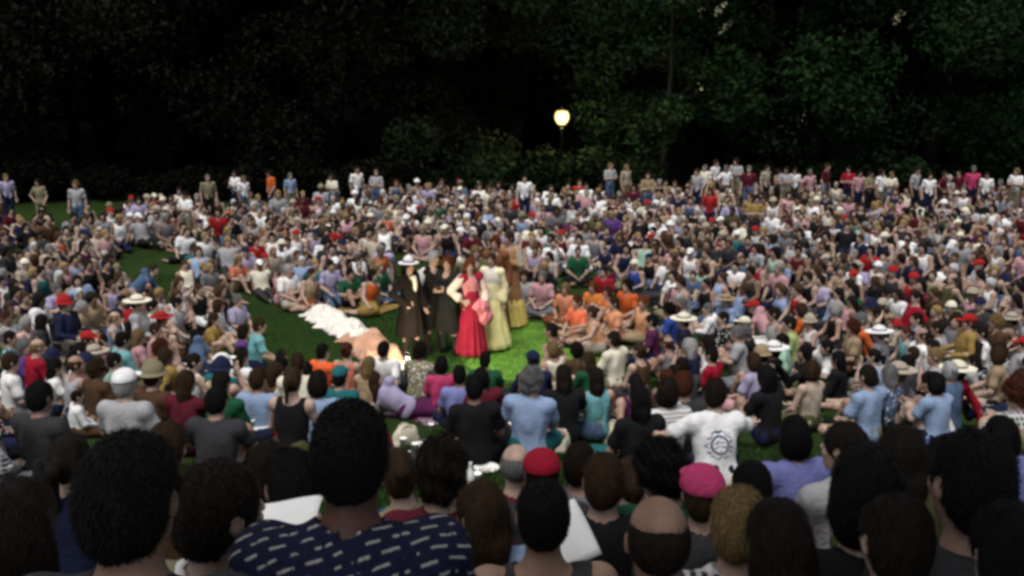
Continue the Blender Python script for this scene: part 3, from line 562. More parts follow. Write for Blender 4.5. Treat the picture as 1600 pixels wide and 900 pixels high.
# --- people with a look of their own: torso centre in the photograph -> ground
KEY=[ # u,v, top, colour, hair, hair colour, pose, bottom, bcol, hat, hatcol, mat, skin, label
(1120,700,'t_shirt','white','short','dark brown','reaching','trousers','navy',None,None,'badge_cotton',1,'person in white t-shirt with a round blue print, arms held out'),
(1358,645,'t_shirt','light blue','short','dark brown','crossed','shorts','khaki',None,None,None,1,'broad person in light blue t-shirt on the slope, far right of the photo centre'),
(1468,650,'t_shirt','light blue','bob','black','knees_up','trousers','navy',None,None,None,1,'person with bobbed black hair and light blue t-shirt near right edge'),
(825,662,'t_shirt','light blue','curly','grey','crossed_turned','shorts','teal',None,None,None,1,'person with curly grey hair, light blue t-shirt and teal shorts'),
(932,640,'tank_top','turquoise','long','dark brown','crossed','trousers','denim blue',None,None,None,0,'person in turquoise tank top with long dark hair'),
(982,642,'tank_top','plum','ponytail','black','leaning_back','shorts','black',None,None,None,0,'person in plum tank top with black ponytail leaning back on bare arms'),
(882,645,'t_shirt','black','long','dark brown','knees_up','trousers','black',None,None,None,1,'person all in black with long hair left of the turquoise top'),
(1115,595,'t_shirt','crimson','short','black','crossed','trousers','charcoal',None,None,None,1,'person in crimson t-shirt with short black hair on the near slope'),
(1180,608,'t_shirt','lavender','bob','brown','crossed','skirt','pink',None,None,None,0,'person in lavender t-shirt with bobbed brown hair and pink skirt'),
(1160,560,'t_shirt','pale grey','short','grey','knees_up','trousers','grey',None,None,None,0,'person in pale grey t-shirt with short grey hair behind lavender top'),
(962,574,'t_shirt','cream','short','dark brown','crossed','shorts','khaki',None,None,None,1,'person in cream t-shirt with short dark brown hair right of bright grass'),
(874,582,'tank_top','cream','bob','blond','side_sitting','skirt','beige',None,None,None,0,'person with bobbed blond hair and cream tank top beside bright grass'),
(925,603,'t_shirt','forest green','long','brown','knees_up','trousers','denim blue',None,None,None,1,'person in forest green t-shirt with long brown hair above turquoise top'),
(903,585,'t_shirt','brown','curly','dark brown','crossed','trousers','black',None,None,None,3,'person in brown t-shirt with curly dark hair beside the lawn edge'),
(836,612,'hooded_top','navy','short','black','knees_up','trousers','navy','cap','navy',None,1,'person in navy hooded top and navy cap in front of the bright grass'),
(1002,592,'tank_top','brown','bun','brown','crossed','shorts','charcoal',None,None,None,1,'person in brown tank top with pinned-up brown hair'),
(1237,543,'t_shirt','lime green','short','dark brown','crossed','trousers','khaki',None,None,None,1,'person in lime green t-shirt with short dark hair'),
(1225,570,'t_shirt','mint green','short','black','side_sitting','trousers','black',None,None,None,1,'person in mint green t-shirt propped on one arm below the lime top'),
(1290,556,'t_shirt','white','short','black','reclining','trousers','black',None,None,None,1,'person in white t-shirt lying sideways on the right slope'),
(1335,548,'t_shirt','tan','curly','auburn','crossed','shorts','brown',None,None,None,0,'person in tan t-shirt with curly auburn hair'),
(1312,598,'long_sleeved_shirt','black','long','black','crossed','trousers','black',None,None,None,2,'person in black long sleeves with long black hair on right slope'),
(1268,628,'tank_top','beige','bob','brown','crossed_turned','shorts','olive',None,None,None,1,'person in beige tank top with bobbed brown hair, head turned'),
(1205,646,'t_shirt','black','wavy_long','black','knees_up','trousers','navy',None,None,None,2,'person in black t-shirt with wavy black hair right of the printed shirt'),
(1043,680,'long_sleeved_shirt','pale grey','bob','dark brown','hand_to_face','trousers','black',None,None,'striped_cotton',0,'person in pale grey striped long sleeves left of the printed white shirt'),
(1000,690,'t_shirt','black','long','black','crossed','trousers','black',None,None,None,2,'person in black t-shirt with long black hair in front of plum top'),
(718,634,'t_shirt','periwinkle','short','black','crossed','trousers','navy',None,None,None,2,'person in periwinkle t-shirt with short black hair in front of performers'),
(757,604,'t_shirt','forest green','short','black','knees_up','trousers','navy',None,None,None,2,'person in forest green t-shirt with short black hair before the performers'),
(742,668,'t_shirt','black','short','black','crossed','trousers','black',None,None,None,3,'person in black t-shirt with short hair between plum and light blue'),
(765,640,'t_shirt','maroon','bob','black','side_sitting','trousers','purple',None,None,None,1,'person in maroon t-shirt with bobbed black hair propped on one arm'),
(690,610,'t_shirt','hot pink','bob','black','crossed','trousers','plum',None,None,None,1,'person in hot pink t-shirt with bobbed black hair on plum blanket'),
(653,592,'long_sleeved_shirt','khaki','curly','dark brown','knees_up','trousers','olive',None,None,'flowered_cotton',2,'person in flowered khaki shirt with curly dark hair, arms round knees'),
(608,582,'t_shirt','white','short','black','leaning_back','trousers','charcoal',None,None,None,1,'person in white t-shirt with short black hair beside the peach cloth'),
(632,622,'t_shirt','lavender','long','brown','reclining','trousers','plum',None,None,None,0,'person in lavender t-shirt lying on one side by plum blanket'),
(502,590,'t_shirt',(.80,.13,.04),'short','black','crossed','shorts','denim blue',None,None,None,1,'person in orange t-shirt with short black hair on near slope'),
(541,592,'tank_top','coral','bun','auburn','crossed','shorts','tan',None,None,None,0,'person in coral tank top with pinned-up auburn hair'),
(572,612,'tank_top','tan','long','blond','knees_up','skirt','beige',None,None,None,0,'person in tan tank top with long blond hair'),
(530,640,'t_shirt','teal','short','dark brown','crossed','trousers','navy','cap','teal',None,1,'person in teal t-shirt and teal cap behind the largest cropped head'),
(497,662,'t_shirt','light blue','bob','dark brown','crossed','shorts','navy',None,None,None,1,'person in light blue t-shirt with bobbed dark hair left of the cropped head'),
(458,655,'tank_top','black','ponytail','brown','kneeling','shorts','olive',None,None,None,1,'kneeling person in black tank top and olive shorts, brown ponytail'),
(402,650,'t_shirt','light blue','short','brown','crossed','shorts','khaki',None,None,None,0,'person in light blue t-shirt with short brown hair on left slope'),
(375,602,'t_shirt','white','long','dark brown','crossed','trousers','denim blue',None,None,None,1,'person in white t-shirt with long dark hair on left slope'),
(300,608,'tank_top','white','bun','dark brown','crossed_turned','shorts','charcoal',None,None,None,1,'person in white tank top with pinned-up hair on left slope'),
(243,585,'t_shirt','rust','curly','auburn','knees_up','trousers','brown',None,None,None,1,'person in rust t-shirt with curly auburn hair at left'),
(238,650,'t_shirt','brown','short','brown','crossed','trousers','charcoal','bucket_hat','khaki',None,1,'person in brown t-shirt with khaki bucket hat'),
(196,675,'t_shirt','pale grey','short','white','crossed','trousers','black','cap','white',None,1,'person in pale grey t-shirt with white cap at left'),
(290,655,'t_shirt','maroon','long','brown','hand_to_face','trousers','maroon',None,None,None,1,'person in maroon t-shirt with long brown hair, hand at face'),
(345,655,'hooded_top','forest green','short','dark brown','crossed','trousers','navy',None,None,None,1,'person in forest green hooded top on left slope'),
(335,700,'t_shirt','charcoal','short','black','knees_up','trousers','navy',None,None,None,2,'person in charcoal t-shirt with short black hair behind closest row'),
(425,625,'t_shirt','brown','wavy_long','brown','crossed_turned','shorts','tan',None,None,None,1,'person in brown t-shirt with wavy brown hair on left slope'),
(313,480,'tank_top','black','ponytail','brown','arms_behind_head','trousers','white',None,None,None,1,'person in black tank top and white trousers with hands behind the head'),
(370,497,'t_shirt','lavender','short','grey','crossed','trousers','khaki',None,None,None,1,'person in lavender t-shirt with short grey hair by grass lane'),
(328,528,'t_shirt','mustard','long','brown','knees_up','shorts','mustard',None,None,None,1,'person in mustard t-shirt with long brown hair at left'),
(272,505,'t_shirt','pale grey','short','black','side_sitting','trousers','grey',None,None,None,1,'person in pale grey t-shirt propped on one arm, left of grass lane'),
(310,560,'t_shirt','denim blue','short','black','reclining','trousers','navy',None,None,None,1,'person in denim blue t-shirt lying on one side at left'),
(378,552,'t_shirt','purple','bob','dark brown','crossed','trousers','charcoal',None,None,None,1,'person in purple t-shirt with bobbed hair beside grass lane'),
(403,545,'t_shirt','turquoise','short','brown','kneeling','shorts','navy',None,None,None,1,'kneeling person in turquoise t-shirt at the edge of grass lane'),
(212,445,'t_shirt','denim blue','short','brown','reclining','trousers','denim blue',None,None,None,1,'person in denim blue lying beside the grass lane at far left'),
(215,562,'t_shirt','pink','long','blond','crossed','skirt','pink',None,None,None,0,'person in pink t-shirt with long blond hair at left'),
(240,548,'tank_top','pink','short','brown','hand_to_face','shorts','white',None,None,None,0,'person in pink tank top with hand at face at left'),
(200,600,'t_shirt','mint green','short','dark brown','leaning_back','shorts','khaki',None,None,None,1,'person in mint green t-shirt leaning back at left'),
(15,615,'t_shirt','white','short','brown','crossed','trousers','grey',None,None,None,1,'person in white t-shirt at the left edge'),
(78,612,'t_shirt','white','long','black','knees_up','trousers','navy',None,None,None,1,'person in white t-shirt with long black hair near left edge'),
(150,625,'t_shirt','brown','curly','brown','crossed','trousers','tan',None,None,None,2,'person in brown t-shirt with curly brown hair near left edge'),
(62,700,'t_shirt','charcoal','short','black','crossed','trousers','black',None,None,None,2,'person in charcoal t-shirt near left edge behind closest row'),
(85,480,'t_shirt','lavender','short','grey','knees_up','trousers','pale grey',None,None,None,1,'person in lavender t-shirt hugging knees near left edge'),
(1560,600,'t_shirt','tan','bob','brown','crossed_turned','shorts','beige',None,None,None,1,'person in tan t-shirt with bobbed brown hair near right edge'),
(1535,555,'t_shirt','white','short','dark brown','crossed','trousers','navy',None,None,None,1,'person in white t-shirt with short dark hair near right edge'),
(1420,610,'t_shirt','charcoal','short','black','crossed','trousers','navy',None,None,None,2,'person in charcoal t-shirt between the two light blue shirts'),
# around the far edge of the lawn
(905,503,'t_shirt',(.80,.17,.08),'short','auburn','crossed','shorts','tan',None,None,None,0,'person in coral t-shirt with short auburn hair right of bright grass'),
(930,474,'t_shirt',(.62,.20,.05),'long','red','knees_up','skirt','rust',None,None,None,0,'person in orange t-shirt with long red hair right of performers'),
(938,522,'tank_top',(.75,.36,.20),'bun','brown','reaching','shorts','beige',None,None,None,0,'person in peach tank top holding both arms out right of lawn'),
(1003,505,'tank_top',(.75,.36,.18),'short','red','side_sitting','shorts','tan',None,None,None,0,'person in peach tank top with short red hair propped on one arm'),
(982,478,'t_shirt','orange','curly','dark brown','crossed','shorts','rust',None,None,None,1,'person in orange t-shirt with curly dark hair right of lawn'),
(885,478,'t_shirt',(.62,.24,.14),'long','blond','crossed','skirt','rust',None,None,None,0,'person in dull orange t-shirt with long blond hair at the lawn corner'),
(962,505,'t_shirt',(.66,.30,.16),'short','brown','crossed','shorts','tan',None,None,None,1,'person in apricot t-shirt with short brown hair among the orange tops'),
(955,480,'tank_top',(.70,.22,.06),'bob','auburn','knees_up','shorts','rust',None,None,None,0,'person in orange tank top with bobbed auburn hair hugging knees'),
(1022,535,'t_shirt','plum','short','black','crossed','trousers','navy',None,None,None,1,'person in plum t-shirt with short black hair right of lawn'),
(400,402,'t_shirt','red','long','auburn','crossed','trousers','crimson',None,None,None,1,'person in red t-shirt with long auburn hair behind the grass lane'),
(450,452,'t_shirt','white','short','white','crossed','trousers','beige',None,None,None,0,'person with short white hair in white t-shirt behind the grass lane'),
(440,450,'t_shirt','pink','bun','grey','knees_up','skirt','pink',None,None,None,0,'person in pink t-shirt with pinned-up grey hair behind the lane'),
(480,455,'tank_top','tan','short','brown','side_sitting','shorts','rust',None,None,None,0,'person in tan tank top with short brown hair behind the lane'),
(516,440,'t_shirt','lavender','short','dark brown','kneeling','trousers','denim blue',None,None,None,1,'kneeling person in lavender t-shirt and denim trousers behind white cloth'),
(545,455,'t_shirt','forest green','short','black','knees_up','trousers','black',None,None,None,2,'person in forest green t-shirt left of the performers'),
(575,460,'tank_top','orange','bob','dark brown','side_sitting','skirt','mustard',None,None,None,1,'person in orange tank top and mustard skirt left of performers'),
(310,415,'t_shirt','teal','short','brown','leaning_back','trousers','teal',None,None,None,1,'person in teal leaning back behind the grass lane'),
(370,430,'t_shirt','coral','long','blond','knees_up','shorts','tan',None,None,None,0,'person in coral t-shirt with long blond hair behind the lane'),
(820,460,'t_shirt','pale grey','bob','brown','crossed','trousers','maroon',None,None,None,1,'person in pale grey t-shirt just right of the performers'),
(848,462,'t_shirt','pink','short','grey','crossed','trousers','grey',None,None,None,1,'person in pink t-shirt with short grey hair beyond bright grass'),
(945,450,'t_shirt','crimson','short','dark brown','crossed','trousers','crimson',None,None,None,1,'person all in crimson right of the performers'),
(980,415,'t_shirt','royal blue','short','dark brown','crossed','trousers','royal blue',None,None,None,1,'person all in royal blue right of the performers'),
(905,400,'t_shirt','white','short','black','crossed','trousers','white',None,None,None,1,'person all in white right of the performers'),
]
for (u,v,top,tc,hair,hc,pose,bot,bc,hat,hatc,mat,sk,lab) in KEY:
    j=POSES[pose]; hh=(j['P'][2]+j['N'][2])/2+.02
    g=onground(u,v,hh)
    x,y=g; 
    person(x,y,face(x,y,.15),pose,top,tc,hair,hc,bot,bc,sk,hat,hatc,lab,mat=mat,scale=R.uniform(.95,1.05),shoes=(y<19))
# --- standing people along the wood
STAND=[(325,292,'khaki'),(368,284,'white'),(380,286,'white'),(424,282,'orange'),(453,280,'light blue'),(519,284,'cream'),(557,280,'white'),(588,280,'pale grey'),
(10,290,'lavender'),(62,296,'khaki'),(120,305,'pale grey'),(290,318,'white'),(820,292,'white'),(953,272,'pale grey'),(978,270,'beige'),(1103,272,'cream'),(1117,268,'white'),(1150,268,'pale grey'),
(1196,276,'beige'),(1215,276,'tan'),(1243,272,'white'),(1266,278,'pink'),(1290,276,'maroon'),(1326,278,'crimson'),(1376,280,'white'),(1392,280,'cream'),(1430,282,'pale grey'),(1500,275,'maroon'),(1520,280,'hot pink'),(1588,282,'white'),
(1110,312,'red'),(1180,322,'mustard'),(1090,280,'pale grey'),(1135,274,'white'),(1170,280,'maroon'),(1228,280,'pale grey'),(1342,280,'pink'),(1358,284,'khaki'),(1452,284,'white'),(1475,280,'maroon'),(1542,282,'white'),(1012,286,'tan')]
sp=['standing','arms_folded','standing*','hand_on_hip','standing','arms_folded*']
STXT={}
for i,(u,v,c) in enumerate(STAND):
    g=onground(u,v,1.22)
    if g is None or g[1]>38: 
        y=36.; x=(u-800)/F*36.5; 
    else: x,y=g
    pose=sp[i%6]; hair=['short','long','bob','cropped','short','ponytail'][R.randrange(6)]; hc=R.choice(['black','dark brown','brown','grey','blond'])
    if (i%7)==3: hair='curly'
    bc=R.choice(['navy','khaki','charcoal','black','denim blue'])
    place='left of lamp' if u<860 else 'right of lamp'
    nb=(STAND[i-1][2] if i else 'nobody')
    lab='person %s, %s t-shirt, %s hair, %s'%(POSE_TXT[pose.strip('*')],c,hc,place)
    STXT.setdefault(lab,0); STXT[lab]+=1
    if STXT[lab]>1: lab+=', by %s shirt'%nb
    person(x,y,math.pi+R.uniform(-.9,.9)+ (0 if x>0 else 0),pose,'t_shirt',c,hair,hc,'trousers',bc,R.randrange(4),None,None,lab,group='people standing along the wood',scale=R.uniform(.84,.97),shoes=False)
# --- performers on the lawn
def performer(u,vf,rz,pose,top,tc,hair,hc,label,hat=None,hatc=None,bot=None,bc='black',skin=0,scale=1.0,extra=None,mat=None):
    x,y=onground(u,vf); 
    return person(x,y,rz,pose,top,tc,hair,hc,bot,bc,skin,hat,hatc,label,scale=scale,group='costumed performers on the lawn',shoes=bot is not None,scol='black',mat=mat)
def addcloth(root,name,prims,col,subs=(),zmin=None,h=.011,fold=.004):
    V,Q=build(prims,subs,h,pleats((0,0)) if name in('skirt','hem') else foldf(len(name),fold),zmin=zmin)
    return link(name,tomesh(name,V,Q,'cotton'),root,color=COLS[col] if isinstance(col,str) else col)
DK=(.008,.006,.005)
p=performer(643,561,-2.2,'hand_on_hip','coat',(.009,.006,.004),'wavy_long','dark brown','performer in long dark brown coat and pale wide-brimmed hat, leftmost of the group','brimmed_hat','white','trousers',(.02,.014,.01),scale=1.06)
j=POSES['hand_on_hip']
addcloth(p,'cravat',[E((.02,.125,1.30),(.050,.04,.14),.02),E((.03,.10,1.40),(.07,.05,.03),.02)],'cream')
p=performer(676,549,-2.7,'hand_on_hip*','coat',DK,'short','white','performer in black coat with white sleeves and white wig',bot='trousers',bc=(.02,.012,.012),scale=1.06)
j=POSES['hand_on_hip*']
for i in (0,1): addcloth(p,'sleeve',[C(j['S'][i],j['E'][i],.080,.070,.03)],'white')
p=performer(702,553,2.6,'arms_folded','coat',(.014,.014,.012),'curly','red','performer in dark grey coat with curly red hair between black coat and crimson gown',bot='trousers',bc=(.014,.028,.024),scale=1.02)
p=performer(738,555,-2.7,'hand_on_hip','gown',(.32,.016,.038),'wavy_long','red','performer in long crimson gown with pale puffed sleeves and wavy red hair',scale=1.03)
j=POSES['hand_on_hip']
addcloth(p,'bodice',[x for x in torso(j,.020)[1:3]],(.66,.26,.26),fold=.003)
addcloth(p,'overskirt',[E((-.12,.06,.88),(.20,.20,.13),.05),C((-.1,.02,.92),(-.20,.10,.70),.12,.17,.05)],(.72,.22,.25),fold=.012)
for i in (0,1): addcloth(p,'sleeve',[C(j['S'][i],j['E'][i],.085,.075,.03),C(j['E'][i],lerp(j['E'][i],j['W'][i],.6),.06,.08,.03)],(.78,.62,.52))
p=performer(744,532,-3.0,'arm_raised','robe',(.10,.11,.05),'bob','blond','performer in olive robe with blond hair behind the crimson gown',skin=0,scale=1.06)
j=POSES['arm_raised']
addcloth(p,'sleeve',[C(lerp(j['E'][0],j['S'][0],.2),j['W'][0],.07,.085,.03)],'cream')
p=performer(770,543,2.75,'standing','robe',(.88,.80,.48),'bun','brown','performer in pale yellow gown with white bodice',scale=1.03)
j=POSES['standing']
addcloth(p,'bodice',[x for x in torso(j,.024)],(.82,.78,.66),fold=.002)
addcloth(p,'skirt',[C((0,.0,.98),(0,.02,.12),.15,.36,.05)],(.94,.84,.38),zmin=.04,fold=.012)
p=performer(797,508,2.6,'arms_folded*','robe',(.40,.20,.09),'short','brown','performer in rust brown robe with gold hem, rightmost of the group',skin=0,scale=1.08)
addcloth(p,'hem',[C((0,-.01,.34),(0,-.01,.05),.27,.32,.02)],(.80,.62,.18),zmin=.03,fold=.008)
addcloth(p,'sleeve',[C(POSES['arms_folded*']['S'][1],POSES['arms_folded*']['E'][1],.085,.075,.03)],'beige')
p=performer(775,518,2.9,'standing*','robe',(.18,.07,.03),'curly','red','performer in dark rust robe with curly red hair behind the yellow gown',skin=0,scale=1.08)
# --- areas left free of people (world polygons, from the lawn and the grass lane)
def poly(pts): return [onground(u,v) for u,v in pts]
OPEN=[poly([(170,398),(240,388),(320,425),(400,462),(470,490),(545,478),(620,470),(700,500),(800,500),(862,498),(872,520),(870,570),(830,612),(700,618),(600,600),(560,592),(480,585),(430,570),(402,515),(350,468),(300,430),(240,445),(150,438)])]
LITTER=poly([(600,700),(720,690),(735,770),(640,790)])
OPEN.append(LITTER); OPEN.append(poly([(880,690),(1000,690),(1000,770),(880,770)])); 
def inside(x,y,pl):
    c=False; n=len(pl)
    for i in range(n):
        x1,y1=pl[i];x2,y2=pl[(i+1)%n]
        if (y1>y)!=(y2>y) and x<(x2-x1)*(y-y1)/(y2-y1)+x1: c=not c
    return c
LANEPX=[(180,402),(240,388),(320,425),(400,458),(470,486),(545,478),(600,468),(600,400),(830,400),(830,490),(862,498),(868,520),(862,566),(826,604),(770,575),(700,588),(640,578),(590,572),(560,566),(520,562),(480,560),(440,545),(404,505),(350,458),(300,424),(240,436),(190,430)]
WARMPX=[(872,455),(1035,455),(1035,560),(872,560)]
KPX=[]
for k in KEY: KPX.append((k[0],k[1],onground(k[0],k[1],.4)[1]))
FGB=[(1120,690,85),(1355,640,70),(455,680,60),(830,640,50),(735,600,60),(640,590,60),(1240,640,70),(930,600,55)]
def hides(x,y):
    z=gz(x,y)
    for up in (.1,.4,.72,.9):
        u,v,d=project(x,y,z+up)
        if inside(u,v,LANEPX) or inside(u,v,WARMPX): return True
    u,v,d=project(x,y,z+.55); s=F/d
    if y<19:
        for (a,b_,ky) in KPX:
            if ky>y-.2 and abs(a-u)<.24*s and -.3*s<v-b_<.50*s: return True
    return False
spots=[]
cell={}
def ok(x,y,r):
    for a in range(int(x)-1,int(x)+2):
        for b in range(int(y)-1,int(y)+2):
            for (px,py) in cell.get((a,b),()):
                if (px-x)**2+(py-y)**2<r*r: return False
    return True
def put(x,y): cell.setdefault((int(x),int(y)),[]).append((x,y))
for q in PEOPLE: put(*q)
for k in range(60000):
    y=R.uniform(4.7,36); 
    hw=.53*y+1.5
    x=R.uniform(-hw,hw)
    if any(inside(x,y,pl) for pl in OPEN): continue
    u,v,dd=project(x,y,gz(x,y)+.5)
    # ragged back edge of the audience: it falls away at left
    back=34.9+(.9 if x>2 else 0)-.9*math.sin(x*.7)-.7*math.sin(x*1.9+1)-(max(0,-x-5)*.6)+R.uniform(-.5,.5)
    if y>back: continue
    if (y<27.5 and hides(x,y)): continue
    if y<6.6 and (580<u<800 or R.random()<.3 or not ok(x,y,.8)): continue
    cl=mnoise.noise(Vector((x*.35,y*.35,3)))
    r=(.52 if y<17 else .50)+max(0,cl)*.55
    if not ok(x,y,r): continue
    put(x,y); spots.append((x,y))
def size(s): return math.hypot(s[0],s[1])
spots.sort(key=size)
NIND=300-len(PEOPLE)+40
pal_near=['white']*8+['light blue','pink']+['black']*3+['pale grey']*4+['grey']*4+['charcoal']*5+['black']*7+['navy']*5+['light blue']*2+['denim blue']*3+['royal blue','teal','turquoise','mint green','forest green','olive','lime green','mustard','orange','coral','red','crimson','maroon','maroon','pink','pink','hot pink','peach','lavender','purple','plum','plum','tan','tan','khaki','brown','brown','rust','beige','beige','cream']
hairs=['short']*5+['cropped']*2+['balding']+['long']*3+['bob']*2+['ponytail']*2+['bun']+['curly']*2+['wavy_long']*2
hcs=['black']*4+['dark brown']*4+['brown']*4+['auburn','blond','blond','grey','grey','white']
poses=['crossed']*4+['crossed_turned']*2+['knees_up']*4+['knees_up_bowed']*2+['leaning_back']*3+['kneeling']+['side_sitting']*3+['hand_to_face']*2+['reclining','arms_behind_head','chair','chair']
used={}
CHAIRS=[]
def place(x,y):
    if y<11: a='near slope'
    elif y<16: a='foot of slope'
    elif y<20: a='beside performers'
    else: a='beyond lawn'
    b='left' if x<-.16*y else ('right' if x>.16*y else 'centre')
    return a+', '+b
for (x,y) in spots[:NIND]:
    for _ in range(60):
        c=R.choice(pal_near if y>9.5 else ['black','charcoal','navy','grey','brown','maroon','forest green','denim blue','khaki','plum']); hair=R.choice(hairs); hc=R.choice(hcs); pose=R.choice(poses)
        if pose=='chair' and y<13: pose='crossed'
        top=R.choice(['t_shirt']*5+['tank_top']*2+['long_sleeved_shirt']*2+['hooded_top'])
        pat=R.choice([None]*7+['striped_cotton','checked_cotton','flowered_cotton'])
        if c in('white','cream','pale grey'): pat=None
        hat=R.choice([None]*9+['cap','sun_hat','bucket_hat'])
        key=(c,hair,hc,pose) 
        if (c,top,hair,hc,pat) not in used: break
    used[(c,top,hair,hc,pat)]=1
    if hat: hair='short'
    hatc=R.choice(['white','beige','tan','navy','red','khaki','cream']) if hat else None
    pp=pose+R.choice(['','*']); sk=R.choice([0,0,1,1,1,2,2,3,4])
    gn=GN[top]; pt={None:'','striped_cotton':'striped ','checked_cotton':'checked ','flowered_cotton':'flowered '}[pat]
    look=('%s %s'%(hatc,hat.replace('_',' '))) if hat else '%s %s hair'%(HN[hair],hc)
    PT=POSE_TXT[pose].replace('sitting cross-legged with head turned','cross-legged').replace('sitting ','').replace('leaning back on both hands','leaning back').replace('with both hands behind the head','hands behind head')
    lab='person in %s%s %s, %s, %s, %s'%(pt,c,gn,look,PT,place(x,y))
    if len(lab.split())>16: lab='person in %s%s %s, %s, %s'%(pt,c,gn,look,place(x,y))
    bot=R.choice(['trousers']*3+['shorts']*3+['skirt']); bc=R.choice(['navy','denim blue','black','charcoal','khaki','beige','olive','brown','grey'])
    person(x,y,face(x,y,.45),pp,top,c,hair,hc,bot,bc,sk,hat,hatc,lab,mat=pat,scale=R.uniform(.9,1.06)*(.72 if R.random()<.08 else 1),shoes=(y<19))
    if pose=='chair': CHAIRS.append((x,y,COL.objects[-1] if False else None))
# --- the far crowd: past the three hundred, one object
BAL=[(368,.2,0)]
pal_far=['white']*19+['cream']*4+['black']*10+['charcoal']*6+['navy']*4+['maroon']*3+['pale grey']*8+['grey']*5+['charcoal']*9+['black']*11+['navy']*8+['light blue']*6+['pink']*4+['lavender']*3+['denim blue']*3+['teal','mint green','forest green','olive','orange','red','crimson','maroon','maroon','maroon','pink','pink','pink','lavender','lavender','purple','plum','tan','tan','tan','beige','beige','beige','khaki','khaki','brown','brown','rust']
HOT=[(290,315,'white'),(820,292,'white'),(1110,312,'red'),(1100,330,'maroon'),(1180,325,'mustard'),(945,410,'navy'),(980,408,'royal blue'),(990,430,'royal blue'),(905,400,'white'),(1120,430,'cream'),(1190,400,'crimson'),(1205,430,'mint green'),(1185,440,'crimson'),(1240,440,'crimson'),(900,420,'forest green'),(1215,365,'white'),(1275,370,'white'),(1060,300,'white'),(925,330,'white'),(885,325,'navy'),(900,330,'navy'),(1290,410,'navy'),(1330,420,'navy'),(480,330,'maroon'),(390,330,'maroon'),(270,340,'pale grey'),(560,330,'white'),(575,335,'white'),(700,300,'pale grey'),(1155,315,'white'),(1400,340,'pink'),(1225,330,'pink'),(1260,335,'white'),(1060,440,'cream'),(1130,425,'cream'),(1000,425,'forest green')]
lowvars=[]
for pn in ['crossed','knees_up','leaning_back','hand_to_face','side_sitting','kneeling']:
    for mir in ('','*'):
        for top in ('t_shirt','tank_top'):
            P_=pn+mir; parts=[(pm(P_,'body',True),'s'),(pm(P_,top,True),'t'),(pm(P_,'trousers' if top=='t_shirt' or pn!='crossed' else 'shorts',True),'b')]
            lowvars.append((P_,parts))
VV=[];QQ=[];CC=[];off=0
for (x,y) in spots[NIND:]:
    pn,parts=R.choice(lowvars); j=POSES[pn]
    u,v,dd=project(x,y,gz(x,y)+.4)
    t=R.choice(pal_far)
    for (hu,hv,hcn) in HOT:
        if abs(hu-u)<9 and abs(hv-v)<8: t=hcn
    sk=SK[R.choice([0,0,0,1,1,1,2,3,4])]; hc=HC[R.choice(hcs)]; bcol=COLS[R.choice(['navy','denim blue','black','black','charcoal','khaki','grey','charcoal','navy'])]
    hk=R.choice(hairs) if R.random()<.85 else R.choice(['cap','sun_hat'])
    hl=hairmesh(hk,True)
    if hk in('cap','sun_hat'): hc=COLS[R.choice(['white','beige','cream','navy','khaki','red'])]
    hv_=hl[0]@j['Hf']+j['H']
    rz=face(x,y,.5); c,s=math.cos(rz),math.sin(rz); M=np.array([[c,s,0],[-s,c,0],[0,0,1]]); sc=R.uniform(.88,1.08)*(.72 if R.random()<.08 else 1)
    vr=R.uniform(.8,1.15)
    for (V,Q),w in parts+[((hv_,hl[1]),'h')]:
        VV.append(V@M*sc+np.array([x,y,gz(x,y)])); QQ.append(Q+off); off+=len(V)
        col={'s':sk,'t':tuple(q*vr for q in COLS[t]),'b':bcol,'h':hc}[w]
        CC.append(np.tile(np.array(col+(1,)),(len(V),1)))
if VV:
    me=tomesh('distant_audience',np.concatenate(VV),np.concatenate(QQ),'crowd_cloth',tint=('Col',np.concatenate(CC)))
    tag(link('distant_audience',me),'dense far audience seated in summer clothes beyond the lawn, below the dark wood','crowd',kind='stuff')
print('PEOPLE individual',len(PEOPLE),'far',len(spots)-NIND,'verts',off)
